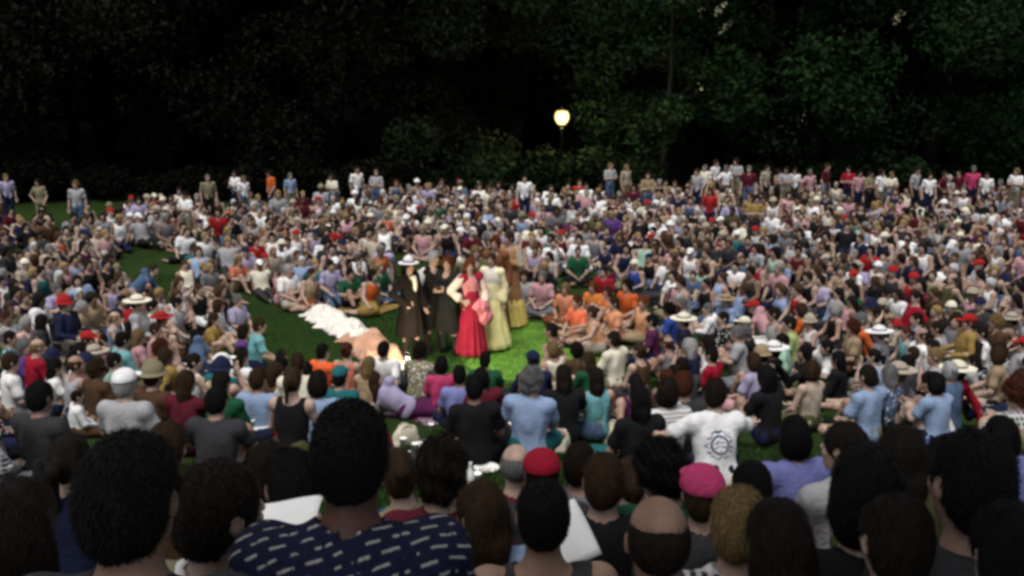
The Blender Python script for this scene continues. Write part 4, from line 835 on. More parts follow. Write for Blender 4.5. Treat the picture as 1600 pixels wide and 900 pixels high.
# ------------------------------------------------------------------ generic mesh helpers
class MB:
    def __init__(s): s.v=[];s.f=[]
    def add(s,v,f): o=len(s.v); s.v+=[tuple(q) for q in v]; s.f+=[tuple(i+o for i in q) for q in f]
    def box(s,c,d,rot=None,b=0):
        x,y,z=[q/2 for q in d]; v=[Vector((a*x,e*y,g*z)) for a in(-1,1) for e in(-1,1) for g in(-1,1)]
        if rot: v=[rot@q for q in v]
        v=[q+Vector(c) for q in v]; s.add(v,[(0,1,3,2),(4,6,7,5),(0,4,5,1),(2,3,7,6),(0,2,6,4),(1,5,7,3)])
    def tube(s,pts,rs,n=10,cap=True):
        vs=[];fs=[];pts=[Vector(p) for p in pts]
        for i,p in enumerate(pts):
            d=(pts[min(i+1,len(pts)-1)]-pts[max(i-1,0)]).normalized()
            a=d.orthogonal().normalized() if i==0 else (a-d*a.dot(d)).normalized()
            b=d.cross(a)
            for k in range(n):
                t=2*math.pi*k/n; vs.append(p+(a*math.cos(t)+b*math.sin(t))*rs[i])
        for i in range(len(pts)-1):
            for k in range(n): fs.append((i*n+k,i*n+(k+1)%n,(i+1)*n+(k+1)%n,(i+1)*n+k))
        if cap: fs+=[tuple(range(n))[::-1],tuple((len(pts)-1)*n+k for k in range(n))]
        s.add(vs,fs)
    def lathe(s,prof,n=20,c=(0,0,0)):
        vs=[(c[0]+r*math.cos(2*math.pi*k/n),c[1]+r*math.sin(2*math.pi*k/n),c[2]+z) for r,z in prof for k in range(n)]
        fs=[(i*n+k,i*n+(k+1)%n,(i+1)*n+(k+1)%n,(i+1)*n+k) for i in range(len(prof)-1) for k in range(n)]
        s.add(vs,fs)
    def mesh(s,name,mat,smooth=False,bev=0):
        me=bpy.data.meshes.new(name); me.from_pydata(s.v,[],s.f); me.update()
        if mat: me.materials.append(MATS[mat])
        if smooth:
            for p in me.polygons: p.use_smooth=True
        return me
def bev(o,w=.006,seg=2):
    m=o.modifiers.new('bevel','BEVEL'); m.width=w; m.segments=seg; m.limit_method='ANGLE'; return o
# ------------------------------------------------------------------ ground
m,nt,b=newmat('lawn')
tc=nt.nodes.new('ShaderNodeTexCoord')
n1=nd(nt,'ShaderNodeTexNoise',Scale=.35,Detail=6.); lk(nt,tc.outputs['Object'],n1.inputs['Vector'])
n2=nd(nt,'ShaderNodeTexNoise',Scale=14.,Detail=8.,Roughness=.75); lk(nt,tc.outputs['Object'],n2.inputs['Vector'])
c=mixc(nt,ramp(nt,n1.outputs[0],[(.35,0.),(.65,1.)]),(.009,.030,.006),(.022,.055,.011))
# pool of light on the lawn, painted into the turf colour
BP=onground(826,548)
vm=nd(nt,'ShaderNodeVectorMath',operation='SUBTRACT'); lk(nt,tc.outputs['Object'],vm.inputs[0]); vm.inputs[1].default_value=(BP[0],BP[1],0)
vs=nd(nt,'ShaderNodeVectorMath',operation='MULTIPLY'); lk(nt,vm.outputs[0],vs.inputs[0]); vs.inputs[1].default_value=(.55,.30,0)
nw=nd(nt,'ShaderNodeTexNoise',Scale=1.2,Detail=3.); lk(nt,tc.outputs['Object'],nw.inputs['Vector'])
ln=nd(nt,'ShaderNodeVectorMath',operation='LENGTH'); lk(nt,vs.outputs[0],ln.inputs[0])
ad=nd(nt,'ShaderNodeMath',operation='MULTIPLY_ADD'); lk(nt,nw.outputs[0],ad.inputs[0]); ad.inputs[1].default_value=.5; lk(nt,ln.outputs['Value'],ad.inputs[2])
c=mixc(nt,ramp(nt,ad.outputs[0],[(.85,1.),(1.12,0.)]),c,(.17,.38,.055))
n3=nd(nt,'ShaderNodeTexNoise',Scale=2.3,Detail=5.,Roughness=.7); lk(nt,tc.outputs['Object'],n3.inputs['Vector'])
c=mixc(nt,ramp(nt,n3.outputs[0],[(.42,.55),(.62,0.)]),c,(.035,.040,.012))
c=mixc(nt,ramp(nt,n2.outputs[0],[(.35,.7),(.65,0.)]),c,(.01,.02,.004))
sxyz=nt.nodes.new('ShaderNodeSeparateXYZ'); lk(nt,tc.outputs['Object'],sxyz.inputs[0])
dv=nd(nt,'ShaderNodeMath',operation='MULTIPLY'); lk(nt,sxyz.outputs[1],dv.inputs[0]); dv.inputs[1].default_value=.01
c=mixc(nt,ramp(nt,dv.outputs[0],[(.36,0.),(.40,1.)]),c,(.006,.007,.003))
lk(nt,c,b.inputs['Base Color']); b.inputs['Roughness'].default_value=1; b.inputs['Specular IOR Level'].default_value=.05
bump(nt,b,n2.outputs[0],.03,.8); MATS['lawn']=m
ys=sorted(set(list(np.arange(-30,50,.5))+list(np.arange(50,141,3))+[-60.])); xs=list(np.arange(-120,-24,8))+list(np.arange(-24,24.1,.75))+list(np.arange(32,121,8))
V=[(x,y,gz(x,y)+.03*math.sin(x*1.3+y*.7)*(.3+.7*(1 if y>20 or y<15 else .3))-.02) for y in ys for x in xs]; nx=len(xs)
Q=[(i*nx+k,i*nx+k+1,(i+1)*nx+k+1,(i+1)*nx+k) for i in range(len(ys)-1) for k in range(nx-1)]
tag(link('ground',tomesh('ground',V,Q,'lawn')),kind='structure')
# grass blades on the open ground
def gmat(name,src='attr'):
    m,nt,b=newmat(name); c=colour_source(nt,'attr'); lk(nt,c,b.inputs['Base Color']); b.inputs['Roughness'].default_value=.8; b.inputs['Specular IOR Level'].default_value=.1; MATS[name]=m
gmat('blades')
gv=[];gf=[];gc=[]
def blade(x,y,hh,col):
    z=gz(x,y)-.02; a=R.uniform(0,6.28); w=.006+.004*R.random(); dx,dy=math.cos(a)*w,math.sin(a)*w; lx,ly=R.gauss(0,hh*.35),R.gauss(0,hh*.35)
    o=len(gv); gv.extend([(x-dx,y-dy,z),(x+dx,y+dy,z),(x+lx,y+ly,z+hh)]); gf.append((o,o+1,o+2)); gc.extend([col+(1,)]*3)
tot=0
while tot<60000:
    if R.random()<.35: x,y=R.uniform(-3,3),R.uniform(4.5,10)
    else:
        y=R.uniform(12,24); x=R.uniform(-9,3)
    if y>10 and not inside(x,y,OPEN[0]): continue
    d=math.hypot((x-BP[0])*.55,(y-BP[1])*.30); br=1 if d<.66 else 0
    k=R.uniform(.6,1.3); col=(.17*k,.38*k,.055*k) if br else (.022*k,.065*k,.012*k)  # blades inside the painted pool of light take its lighter green
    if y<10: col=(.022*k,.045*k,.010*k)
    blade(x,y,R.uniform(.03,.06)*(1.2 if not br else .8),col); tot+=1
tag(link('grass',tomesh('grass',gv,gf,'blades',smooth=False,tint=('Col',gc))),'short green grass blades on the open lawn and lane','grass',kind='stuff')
# ------------------------------------------------------------------ picnic things
def cloth(name,u0,u1,w,label,col,mat='cotton',cat='blanket',pts=None,lift=.02,crumple=.03,seed=1,thick=.012,group=None):
    # a cloth strip between two ground points, following the ground
    a=np.array(u0);b_=np.array(u1); L=np.linalg.norm(b_-a); d=(b_-a)/L; n=np.array([-d[1],d[0]]); c=(a+b_)/2
    rs=np.random.RandomState(seed); na,nb=max(8,int(L/.025)),max(8,int(w/.025)); ph=rs.uniform(0,6,6)
    V=[]
    for i in range(na+1):
        for k in range(nb+1):
            s=(i/na-.5)*L; t=(k/nb-.5)*w*(1+.3*mnoise.noise(Vector((i*.12,seed,k*.03)))*2); s2=s+.05*math.sin(t*5+ph[1])
            p=d*s2+n*t; x,y=c+p
            e_=min(1,8*(.5-abs(i/na-.5)))*min(1,6*(.5-abs(k/nb-.5)))
            z=gz(x,y)+lift*(.3+.7*e_)+crumple*e_*(.45+.9*mnoise.noise(Vector((s*2.4+seed,t*2.4,seed)))+.22*(1-abs(mnoise.noise(Vector((s*5,t*5+seed,2)))*2.4))+.16*mnoise.noise(Vector((s*17,t*17,seed))))
            z=max(z,gz(x,y)+.006)
            V.append((p[0],p[1],z-gz(*c)))
    nn=nb+1; Q=[(i*nn+k,(i+1)*nn+k,(i+1)*nn+k+1,i*nn+k+1) for i in range(na) for k in range(nb)]
    me=tomesh(name,V,Q,mat); o=link(name,me,loc=(c[0],c[1],gz(*c)),color=COLS[col] if isinstance(col,str) else col)
    md=o.modifiers.new('t','SOLIDIFY'); md.thickness=thick
    tag(o,label,cat,group); return o
g=onground
cloth('cloth',g(425,468),g(500,492),.3,'long white cloth laid along the grass lane edge','white',cat='cloth',crumple=.07,seed=3)
cloth('cloth',g(492,488),g(582,540),.75,'crumpled cream white cloth heaped where the lane meets the lawn',(.80,.76,.68),cat='cloth',crumple=.17,seed=4,lift=.05)
cloth('cloth',g(560,530),g(606,572),.75,'peach coloured cloth heaped left of the performers','peach',cat='cloth',crumple=.20,seed=5,lift=.06)
cloth('picnic_blanket',g(630,655),g(745,640),1.3,'plum picnic blanket in front of the performers','plum',mat='flowered_cotton',seed=6)
cloth('picnic_blanket',g(920,705),g(1010,700),1.2,'mint green blanket below the turquoise top','teal',seed=7)
cloth('picnic_blanket',g(1080,755),g(1170,745),1.1,'navy blanket below the white printed shirt','navy',seed=8)
cloth('picnic_blanket',g(240,560),g(330,580),1.4,'maroon picnic blanket on the left slope','maroon',mat='striped_cotton',seed=9)
cloth('picnic_blanket',g(540,478),g(610,485),.9,'mustard blanket left of the performers','mustard',seed=10)
cloth('picnic_blanket',g(895,505),g(1010,530),.8,'tan blanket under the people right of the lawn','tan',seed=11)
cloth('picnic_blanket',g(440,760),g(540,780),.6,'olive blanket behind the dashed shirt','olive',seed=12)
cloth('picnic_blanket',g(1010,545),g(1090,560),.9,'pale blue blanket right of the lawn','light blue',mat='checked_cotton',seed=13)
simple('plastic_white',(.78,.78,.76),.4,.1,9); simple('plastic_blue',(.05,.12,.35),.4,.1); simple('plastic_red',(.4,.03,.03),.4,.1); simple('canvas',(.55,.50,.38),.9,.3,12); simple('canvas_blue',(.02,.05,.13),.9,.3,12); simple('canvas_red',(.16,.015,.015),.9,.3,12); simple('canvas_dark',(.03,.03,.035),.9,.3,12)
simple('brown_leather',(.09,.04,.02),.5,.3); simple('green_glass',(.02,.08,.03),.15,.1,spec=.6); simple('metal',(.35,.35,.36),.35,.2,metal=.8); simple('paper',(.75,.75,.73),.9,.12)
ordw_=['first','second','third','fourth','fifth','sixth']
def cup(u,v,label,mat='plastic_white'):
    x,y=g(u,v); t=MB(); t.lathe([(0,0),(.030,0),(.040,.11),(.042,.112),(.039,.112),(.029,.006),(0,.006)],20)
    o=link('cup',t.mesh('cup',mat,True),loc=(x,y,gz(x,y))); tag(o,label,'cup','cups and bottles on the grass')
def bottle(u,v,label,mat):
    x,y=g(u,v); r=thing('bottle',label,'bottle',(x,y,gz(x,y)),0,'cups and bottles on the grass'); t=MB()
    t.lathe([(0,0),(.033,0),(.036,.01),(.036,.16),(.030,.19),(.013,.23),(.013,.26)],20); link('glass',t.mesh('bottle_body',mat,True),r)
    t=MB(); t.lathe([(.015,.25),(.015,.275),(0,.275)],16); link('cap',t.mesh('bottle_cap','plastic_white',True),r)
def plate(u,v,label):
    x,y=g(u,v); t=MB(); t.lathe([(0,.004),(.07,.004),(.11,.02),(.115,.022),(.11,.016),(.07,0),(0,0)],28)
    o=link('plate',t.mesh('plate','paper',True),loc=(x,y,gz(x,y)+.01)); tag(o,label,'plate')
def paper(loc,rot,label,w=.21,h=.297):
    V=[];n=8
    for i in range(n+1):
        for k in range(n+1): a=(i/n-.5)*w; c_=(k/n-.5)*h; V.append((a,c_,.02*math.sin(a*14)+.012*math.sin(c_*11+1)))
    Q=[(i*(n+1)+k,(i+1)*(n+1)+k,(i+1)*(n+1)+k+1,i*(n+1)+k+1) for i in range(n) for k in range(n)]
    o=link('programme_sheet',tomesh('programme_sheet',V,Q,'paper')); o.location=loc; o.rotation_euler=rot
    o.modifiers.new('t','SOLIDIFY').thickness=.0015
    tag(o,label,'paper')
def bag(u,v,label,mat,s=1,rz=0,name='tote_bag'):
    x,y=g(u,v); r=thing(name,label,'bag',(x,y,gz(x,y)-.01),rz,scale=s)
    V,Q=build([E((0,0,.13),(.18,.09,.15),.05),C((-.13,0,.05),(.13,0,.05),.07,.07,.05)],[],.014,foldf(int(u),.006,20),zmin=.0)
    link('bag_body',tomesh('bag_body',V,Q,mat),r)
    for s_ in (-.04,.04):
        t=MB(); t.tube([(-.09,s_,.22),(-.06,s_,.27),(0,s_,.29),(.06,s_,.27),(.09,s_,.22)],[.009]*5,8); link('handle',t.mesh('handle',mat,True),r)
    return r
def cooler(u,v,label,mat,rz):
    x,y=g(u,v); r=thing('cool_box',label,'cool box',(x,y,gz(x,y)-.01),rz)
    t=MB(); t.box((0,0,.14),(.42,.27,.28)); bev(link('box_body',t.mesh('box_body',mat),r),.02,3)
    t=MB(); t.box((0,0,.305),(.44,.29,.05)); bev(link('lid',t.mesh('lid','plastic_white'),r),.012,3)
    t=MB(); t.tube([(-.22,0,.2),(-.235,0,.34),(-.2,0,.4),(.2,0,.4),(.235,0,.34),(.22,0,.2)],[.011]*6,8); link('handle',t.mesh('handle','plastic_white',True),r)
cup(649,709,'white paper cup standing on the grass left of the litter patch'); cup(674,676,'white cup nearest the plum blanket'); cup(710,765,'white cup by the curly-haired person'); cup(852,735,'white cup behind the crimson cap')
xl,yl=onground(636,588); zl=gz(xl,yl)
m,nt,b=newmat('lantern_glass'); b.inputs['Base Color'].default_value=(.9,.88,.8,1); b.inputs['Emission Color'].default_value=(1,.92,.74,1)
tc=nt.nodes.new('ShaderNodeTexCoord'); nn=nd(nt,'ShaderNodeTexNoise',Scale=6.); lk(nt,tc.outputs['Object'],nn.inputs['Vector']); mm=nd(nt,'ShaderNodeMapRange'); lk(nt,nn.outputs[0],mm.inputs[0]); mm.inputs[3].default_value=1.6; mm.inputs[4].default_value=2.2; lk(nt,mm.outputs[0],b.inputs['Emission Strength']); MATS['lantern_glass']=m
r=thing('lantern','small lit white lantern on the grass in front of the dark coats','lamp',(xl,yl,zl))
t=MB(); t.lathe([(0,.04),(.06,.04),(.085,.10),(.085,.20),(.06,.26),(0,.27)],20); link('globe',t.mesh('globe','lantern_glass',True),r)
t=MB(); t.lathe([(0,0),(.09,0),(.09,.035),(.06,.045),(0,.045)],20); link('base',t.mesh('base','metal',True),r)
t=MB(); t.lathe([(0,.275),(.065,.27),(.06,.285),(.02,.31),(0,.312)],20); t.tube([(-.06,0,.28),(-.05,0,.36),(0,0,.40),(.05,0,.36),(.06,0,.28)],[.005]*5,6); link('cap',t.mesh('cap','metal',True),r)
ll=bpy.data.lights.new('lantern_light','POINT'); ll.energy=120; ll.color=(1,.85,.6); ll.shadow_soft_size=.15; lo=bpy.data.objects.new('lantern_light',ll); COL.objects.link(lo); lo.location=(xl+.1,yl+.25,zl+.5)
bottle(668,738,'pale plastic bottle on the grass behind the dashed shirt','plastic_white'); bottle(700,700,'green glass bottle among the picnic litter','green_glass'); bottle(905,690,'green bottle below the turquoise top','green_glass'); bottle(735,775,'clear white bottle close to the long brown hair','plastic_white')
plate(682,722,'white paper plate on the grass amid cups'); plate(760,735,'paper plate left of the crimson cap'); plate(905,677,'paper plate by the turquoise top'); plate(945,680,'paper plate right of the green bottle')
for i_,(u_,v_) in enumerate([(630,700),(655,760),(690,745),(722,712),(745,760),(640,725)]): cup(u_,v_,'white cup on the grass, %s of six from the left of the litter patch'%ordw_[sorted([630,655,690,722,745,640]).index(u_)])
paper((onground(668,700)[0],onground(668,700)[1],gz(*onground(668,700))+.03),(0,.1,.6),'crumpled white sheet on the grass among the cups')
paper((onground(715,750)[0],onground(715,750)[1],gz(*onground(715,750))+.03),(.1,0,1.9),'second white sheet on the grass nearer the camera')
bag(700,735,'cream canvas bag among picnic litter','canvas',.8,.4); bag(735,700,'dark canvas bag below the black t-shirt','canvas_dark',1,.9); bag(1150,770,'cream canvas bag behind the hot pink cap','canvas',.8,1.2); bag(960,690,'pale canvas bag right of the paper plates','canvas',.9,.7); bag(640,750,'grey canvas bag behind dashed shirt','canvas_dark',.9,1.9)
cooler(790,715,'blue cool box with white lid behind the bald head','plastic_blue',.4); cooler(420,705,'red cool box with white lid on the left slope','plastic_red',1.0); cooler(1190,560,'blue cool box on the right slope near the lime top','plastic_blue',.2)
p=ray(455,835)*2.5; paper((p.x,p.y,CAMZ+p.z),(rad(-25),rad(4),rad(8)),'pale programme sheet held up left of the dashed shirt',.24,.16)
p=ray(445,812)*2.9; paper((p.x,p.y,CAMZ+p.z),(rad(30),rad(-6),rad(-12)),'second pale sheet just behind the held programme',.22,.12)
p=ray(888,835)*3.3; paper((p.x,p.y,CAMZ+p.z),(rad(40),0,rad(35)),'white folded sheet right of the cropped head',.14,.2)
sc_=0; RB=random.Random(21); used_px=[]
kinds=[('rucksack','dark canvas rucksack','canvas_dark'),('tote_bag','pale canvas bag','canvas'),('rucksack','blue rucksack','canvas_blue'),('leather_bag','brown leather bag','brown_leather'),('rucksack','red rucksack','canvas_red')]
def near_txt(x,y):
    o=min([o for o in COL.objects if o.name.startswith('person') and o.type=='EMPTY'],key=lambda o:(o.location.x-x)**2+(o.location.y-y)**2)
    t=o['label'].split(',')[0].split(' with ')[0].replace('person in ','').replace('person with ','').replace('person ','')
    return ' '.join(t.split()[:6])
for _ in range(900):
    if sc_>=34: break
    y=RB.uniform(5.6,15); x=RB.uniform(-.5*y,.5*y)
    if any(inside(x,y,pl) for pl in OPEN[:1]) or not ok(x,y,.36): continue
    u,v,d=project(x,y,gz(x,y)); 
    if not(20<u<1580 and v<860): continue
    put(x,y); nm,tx,mt=kinds[sc_%5]; bag(u,v,tx+' beside the '+near_txt(x,y)+(', '+place(x,y)),mt,RB.uniform(.7,1.1),RB.uniform(0,3),nm)['group']='bags left on the grass'; sc_+=1
# low chairs under those who sit in one
for o in [o for o in COL.objects if o.name.startswith('person') and o.type=='EMPTY' and 'in a low chair' in o['label']]:
    who=o['label'].split(',')[0].replace('person in ','')
    r=thing('low_chair','low canvas camp chair under the person in '+who,'chair',o.location,o.rotation_euler.z,'low camp chairs',o.scale.x)
    if 'chair_meshes' not in globals():
        t=MB(); t.box((0,.06,.285),(.46,.46,.02)); seat=t.mesh('seat','canvas_dark')
        t=MB(); t.box((0,-.215,.56),(.44,.02,.46),Matrix.Rotation(rad(9),3,'X')); back=t.mesh('backrest','canvas_dark')
        legs=[]
        for sx in(-1,1):
            for (y0,y1) in((-.12,.26),(.24,-.2)):
                t=MB(); t.tube([(sx*.24,y0,.30),(sx*.24,y1,.0)],[.011,.011],8); legs.append(t.mesh('leg','metal',True))
        posts=[]
        for sx in(-1,1):
            t=MB(); t.tube([(sx*.24,-.16,.27),(sx*.24,-.245,.80)],[.011,.011],8); posts.append(t.mesh('back_post','metal',True))
        arms=[]
        for sx in(-1,1):
            t=MB(); t.box((sx*.25,.04,.50),(.04,.42,.02)); arms.append(t.mesh('armrest','metal'))
        chair_meshes=1
    link('seat',seat,r); link('backrest',back,r)
    for q in legs: link('leg',q,r)
    for q in posts: link('back_post',q,r)
    for q in arms: link('armrest',q,r)
# ------------------------------------------------------------------ the wood
m,nt,b=newmat('bark'); tc=nt.nodes.new('ShaderNodeTexCoord'); mp=nd(nt,'ShaderNodeMapping'); lk(nt,tc.outputs['Object'],mp.inputs[0]); mp.inputs['Scale'].default_value=(6,6,1)
n=nd(nt,'ShaderNodeTexNoise',Scale=2.5,Detail=8.,Roughness=.7); lk(nt,mp.outputs[0],n.inputs['Vector'])
oi=nt.nodes.new('ShaderNodeObjectInfo'); c=mixc(nt,ramp(nt,n.outputs[0],[(.35,.7),(.6,0.)]),oi.outputs['Color'],(.004,.003,.002)); lk(nt,c,b.inputs['Base Color']); b.inputs['Roughness'].default_value=1; b.inputs['Specular IOR Level'].default_value=.0
bump(nt,b,n.outputs[0],.05,.8); MATS['bark']=m
m,nt,b=newmat('foliage'); oi=nt.nodes.new('ShaderNodeObjectInfo'); geo=nt.nodes.new('ShaderNodeNewGeometry')
at=nt.nodes.new('ShaderNodeAttribute'); at.attribute_name='Col'
c=mixc(nt,1.,oi.outputs['Color'],at.outputs['Color'],'MULTIPLY'); lk(nt,c,b.inputs['Base Color']); b.inputs['Roughness'].default_value=.75; b.inputs['Specular IOR Level'].default_value=.08; MATS['foliage']=m
def leaves(blobs,n,sz,seed,gaps=()):
    rs=np.random.RandomState(seed); blobs=np.array(blobs); w=blobs[:,3]**2; w/=w.sum()
    bi=rs.choice(len(blobs),n,p=w); d=rs.normal(size=(n,3)); d/=np.linalg.norm(d,axis=1)[:,None]
    rr=blobs[bi,3]*(rs.uniform(.35,1.08,n)**.6); P=blobs[bi,:3]+d*rr[:,None]*np.array([1,1,.75])
    a=rs.normal(size=(n,3)); a/=np.linalg.norm(a,axis=1)[:,None]; b_=np.cross(a,rs.normal(size=(n,3))); b_/=np.linalg.norm(b_,axis=1)[:,None]
    s=sz*rs.uniform(.5,1.3,n)[:,None]
    V=np.stack([P-a*s,P-b_*s*.45,P+a*s,P+b_*s*.45],1).reshape(-1,3); Q=np.arange(4*n).reshape(-1,4)
    k=(rs.uniform(.5,1.5,n)*np.array(rs.uniform(.5,1.5,len(blobs)))[bi]); T=np.ones((n,4)); T[:,:3]=k[:,None]*np.stack([rs.uniform(.8,1.3,n),np.ones(n),rs.uniform(.6,1.1,n)],1)
    return V,Q,T.repeat(4,0)
def tree_meshes(seed,H,r0,crown,low,nl=5200,lean=0):
    rs=random.Random(seed); t=MB()
    pts=[];rr=[]
    for i in range(9):
        f=i/8; pts.append((lean*f*f+.12*math.sin(f*5+seed),.1*math.sin(f*4+seed*2),H*f*.9)); rr.append(r0*(1.35 if i==0 else 1)*(1-.75*f))
    t.tube(pts,rr,14)
    blobs=[]
    for k in range(15):
        f=rs.uniform(low,.98); a=rs.uniform(0,6.28); L=crown*rs.uniform(.5,1.05)*(1.1-.4*abs(f-.6))
        i=min(7,int(f*8)); b0=Vector(pts[i]); e=b0+Vector((math.cos(a)*L,math.sin(a)*L,L*rs.uniform(-.05,.5)))
        mid=(b0+e)/2+Vector((0,0,.2)); t.tube([b0,mid,e],[rr[i]*.4,rr[i]*.25,.02],7)
        blobs.append((e.x,e.y,e.z,crown*rs.uniform(.25,.45))); blobs.append((mid.x,mid.y,mid.z+.3,crown*rs.uniform(.2,.35)))
    V,Q,T=leaves(blobs,int(nl*1.5),.125,seed)
    return t.mesh('trunk','bark',True),tomesh('crown',V,Q,'foliage',smooth=False,tint=('Col',T))
VAR=[tree_meshes(1,12,.28,3.6,.12,9000),tree_meshes(2,13,.42,4.2,.14,10000),tree_meshes(3,11,.22,3.2,.08,8000),tree_meshes(4,14,.60,4.6,.18,10000),tree_meshes(5,10,.12,2.4,.30,3200)]
LX=(878-800)/F*37.5
ordw=['first','second','third','fourth','fifth','sixth','seventh','eighth','ninth','tenth','eleventh','twelfth','thirteenth','fourteenth']
front=[(-21.5,38.5,0),(-18.2,39.5,2),(-15,38.2,1),(-12,40,0),(-9.2,38.8,3),(-6.2,40.2,2),(-3.4,39,0),(-.6,40.5,1),(5.6,37.6,4),(7.4,40,0),(9.9,38.2,3),(12.2,40.2,2),(15,38.6,1),(18.4,39.8,0),(21.6,38.8,2)]
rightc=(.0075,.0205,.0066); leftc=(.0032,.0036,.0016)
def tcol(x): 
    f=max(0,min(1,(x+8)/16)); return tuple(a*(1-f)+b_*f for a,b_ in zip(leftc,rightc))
nl=sorted([t for t in front if t[0]<LX],key=lambda t:-t[0]); nr=sorted([t for t in front if t[0]>=LX],key=lambda t:t[0])
def tree(x,y,v,label,group,rz,sc,tc_=None):
    z=gz(x,y)-.1; r=thing('tree',label,'tree',(x,y,z),rz,group,sc)
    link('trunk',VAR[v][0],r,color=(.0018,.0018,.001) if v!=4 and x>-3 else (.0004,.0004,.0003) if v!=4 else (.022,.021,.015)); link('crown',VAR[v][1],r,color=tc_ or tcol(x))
for side,lst in (('left',nl),('right',nr)):
    for i,(x,y,v) in enumerate(lst):
        kind=['dark leafy tree','tall dark tree','small dense dark tree','thick-trunked dark tree','slender pale-stemmed tree'][v]
        tree(x,y,v,'%s at the wood edge, %s to the %s of the lamp'%(kind,ordw[i],side),'trees at the edge of the wood',R.uniform(0,6.28) if v!=4 else 0,R.uniform(.95,1.15))
for i in range(15):
    x=-26+i*3.8+R.uniform(-.8,.8); y=44+R.uniform(-1,2.5)
    tree(x,y,i%4,'dark tree standing in the second rank of the wood','second rank of trees',R.uniform(0,6.28),R.uniform(1.1,1.35))
for (u,v,n_) in ((1126,14,24),(1133,42,22),(1404,26,20),(1097,16,7),(1258,178,4),(1092,138,4)):  # pale leaf clusters added to stand in for sky between the crowns
    p=ray(u,v)*33.6; own=min([o for o in COL.objects if o.name.startswith('tree') and o.type=='EMPTY'],key=lambda o:(o.location.x-p.x)**2+(o.location.y-p.y)**2)
    V,Q,T=leaves([(q,q*.5,q*1.2,.16) for q in (-.1,0,.1)],n_*2,.034,n_+u); o=link('sky_gap_leaves',tomesh('sky_gap_leaves',V,Q,'foliage',smooth=False,tint=('Col',T)),color=(.55,.55,.42))
    o.parent=own; o.matrix_world=Matrix.Translation((p.x,p.y,CAMZ+p.z))
    o.matrix_local=own.matrix_basis.inverted()@Matrix.Translation((p.x,p.y,CAMZ+p.z))
t=MB(); t.tube([(3.2,-6,3.9),(3.0,-5.6,7),(2.2,-4.2,9.5),(1,-2.5,11.5)],[.42,.34,.24,.1],14)  # unseen tree added overhead to shade the closest row
bl=[]
rs_=random.Random(12)
for k in range(26):
    a=rs_.uniform(0,6.28); q=rs_.uniform(0,4.6); bl.append((.2+q*math.cos(a),-1.6+q*.8*math.sin(a),rs_.uniform(9.5,12.5),rs_.uniform(.9,1.5)))
for q in bl[:10]: t.tube([(2.2,-4.2,9.5),((2.2+q[0])/2,(-4.2+q[1])/2,10.4),(q[0],q[1],q[2])],[.14,.08,.02],8)
r=thing('tree','added unseen spreading tree behind the camera, its boughs shading the closest row','tree')
link('trunk',t.mesh('trunk','bark',True),r,color=(.03,.025,.02)); V,Q,T=leaves(bl,9000,.16,77); link('crown',tomesh('crown',V,Q,'foliage',smooth=False,tint=('Col',T)),r,color=(.012,.03,.01))  # trunk and crown of the added unseen tree
# bushes under the trees
def bush_mesh(seed):
    rs=random.Random(seed); bl=[(rs.uniform(-1,1),rs.uniform(-.5,.5),rs.uniform(.3,1.0),rs.uniform(.4,.7)) for _ in range(9)]
    V,Q,T=leaves(bl,2600,.09,seed+40); t=MB()
    for k in range(6): b0=bl[k]; t.tube([(b0[0]*.2,b0[1]*.2,0),(b0[0]*.7,b0[1]*.7,b0[2]*.6),(b0[0],b0[1],b0[2])],[.03,.02,.008],6)
    return tomesh('leaves',V,Q,'foliage',smooth=False,tint=('Col',T)),t.mesh('stems','bark',True)
BM=[bush_mesh(q) for q in range(3)]
for i in range(22):
    x=-21+i*2.0+R.uniform(-.5,.5); y=36.8+R.uniform(-.3,.6); sc=R.uniform(.8,1.5)
    side='left' if x<LX else 'right'; n_=int(abs(x-LX)/2)
    r=thing('bush','dark green bush behind the audience, %s to the %s of the lamp'%(ordw[min(13,n_)],side),'bush',(x,y,-.05),R.uniform(0,6),'bushes along the back of the lawn',sc)
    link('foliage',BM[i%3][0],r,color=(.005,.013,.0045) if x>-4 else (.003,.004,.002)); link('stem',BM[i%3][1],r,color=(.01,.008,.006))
# the far wood on the hillside closes the view
rs=np.random.RandomState(3); bl=[]
for i in range(150):
    x=rs.uniform(-46,46); y=rs.uniform(52,64); 
    bl.append((x,y,gz(x,y)+rs.uniform(0,14),rs.uniform(2.2,3.6)))
V,Q,T=leaves(bl,30000,.42,9)
c_=np.repeat(V.reshape(-1,4,3).mean(1),4,0); keep=np.ones(len(V)//4,bool)
o=link('far_wood',tomesh('far_wood',V,Q,'foliage',smooth=False,tint=('Col',T)),color=(.003,.005,.002)); tag(o,'dark mass of distant woodland behind the first trees','woodland',kind='stuff')
# ------------------------------------------------------------------ park lamp
simple('lamp_iron',(.003,.0035,.003),.5,.2,metal=.3)
m,nt,b=newmat('lamp_glass'); tc=nt.nodes.new('ShaderNodeTexCoord'); n=nd(nt,'ShaderNodeTexNoise',Scale=3.); lk(nt,tc.outputs['Object'],n.inputs['Vector'])
b.inputs['Base Color'].default_value=(.2,.15,.05,1); b.inputs['Emission Color'].default_value=(1,.80,.36,1)
mm=nd(nt,'ShaderNodeMapRange'); lk(nt,n.outputs[0],mm.inputs[0]); mm.inputs[3].default_value=1.1; mm.inputs[4].default_value=1.6; lk(nt,mm.outputs[0],b.inputs['Emission Strength']); MATS['lamp_glass']=m
p=ray(878,184)*36.6; lx,ly,lz=p.x,p.y,CAMZ+p.z
r=thing('park_lamp','lit park lamp glowing warm yellow in front of the dark wood','lamp',(lx,ly,gz(lx,ly)))
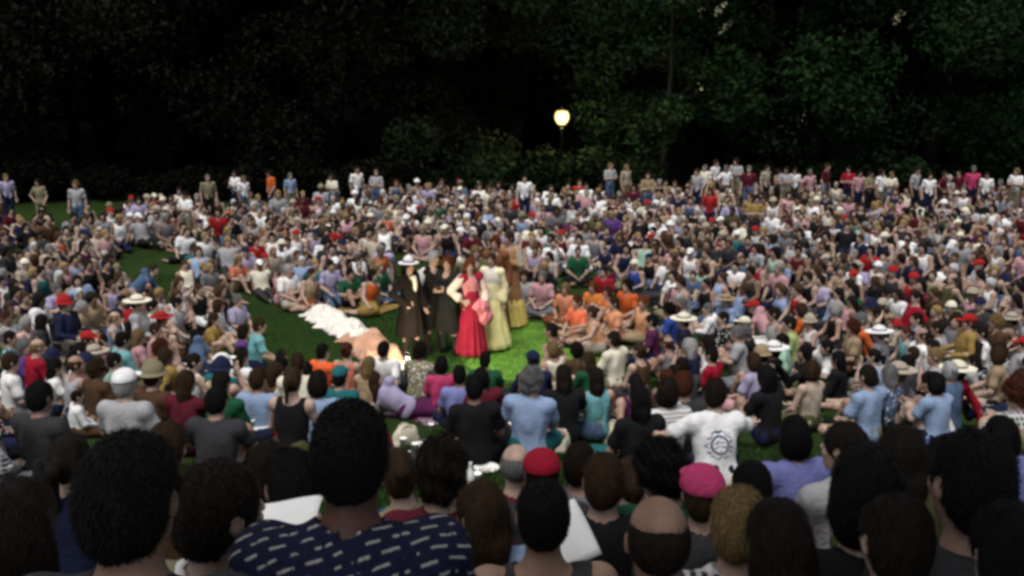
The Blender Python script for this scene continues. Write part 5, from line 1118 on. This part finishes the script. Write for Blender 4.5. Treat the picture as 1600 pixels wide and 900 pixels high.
t=MB(); t.lathe([(.12,0),(.12,.12),(.07,.2),(.05,.5),(.045,lz-.42),(.07,lz-.40),(.07,lz-.36),(.045,lz-.34),(.09,lz-.27),(.12,lz-.25)],16); link('pole',t.mesh('pole','lamp_iron',True),r)
t=MB(); t.lathe([(.0,lz-.25),(.12,lz-.24),(.22,lz-.12),(.26,lz+.02),(.24,lz+.15),(.17,lz+.25),(0,lz+.28)],24); link('globe',t.mesh('globe','lamp_glass',True),r)
t=MB(); t.lathe([(.0,lz+.40),(.03,lz+.38),(.05,lz+.32),(.19,lz+.27),(.20,lz+.25),(0,lz+.26)],20); link('cap',t.mesh('lamp_cap','lamp_iron',True),r)
ld=bpy.data.lights.new('lamp_light','POINT'); ld.energy=380; ld.color=(1,.78,.35); ld.shadow_soft_size=.3; lo=bpy.data.objects.new('lamp_light',ld); COL.objects.link(lo); lo.location=(lx,ly-.36,lz); lo.parent=None
# ------------------------------------------------------------------ light
w=bpy.data.worlds.new('World'); scene.world=w; w.use_nodes=True; nt=w.node_tree; nt.nodes.clear()
ow=nt.nodes.new('ShaderNodeOutputWorld'); bg=nt.nodes.new('ShaderNodeBackground'); sk=nt.nodes.new('ShaderNodeTexSky'); sk.sky_type='NISHITA'; sk.sun_disc=False
SE,SR=rad(66),rad(200)
sk.sun_elevation=SE; sk.sun_rotation=SR; sk.dust_density=3.0; sk.air_density=.8; sk.ozone_density=1.0
hs=nt.nodes.new('ShaderNodeHueSaturation'); hs.inputs['Saturation'].default_value=.45; nt.links.new(sk.outputs[0],hs.inputs['Color']); nt.links.new(hs.outputs[0],bg.inputs[0]); bg.inputs[1].default_value=.15; nt.links.new(bg.outputs[0],ow.inputs[0])
sd=bpy.data.lights.new('sun','SUN'); sd.energy=2.9; sd.angle=rad(35); sd.color=(1,.96,.9); so=bpy.data.objects.new('sun',sd); COL.objects.link(so)
dirv=Vector((math.sin(SR)*math.cos(SE),math.cos(SR)*math.cos(SE),math.sin(SE))); so.rotation_euler=dirv.to_track_quat('Z','Y').to_euler(); so.location=dirv*50
scene.view_settings.view_transform='Standard'; scene.view_settings.look='None'; scene.view_settings.exposure=0; scene.view_settings.gamma=1
scene.cycles.use_denoising=True; scene.cycles.max_bounces=5; scene.cycles.pixel_filter_type='BLACKMAN_HARRIS'; scene.cycles.filter_width=3.4

from collections import Counter
cc=Counter(o['label'] for o in COL.objects if 'label' in o and not o.parent and 'tree' not in o.name)
print('DUPLABEL',[k for k,v in cc.items() if v>1])
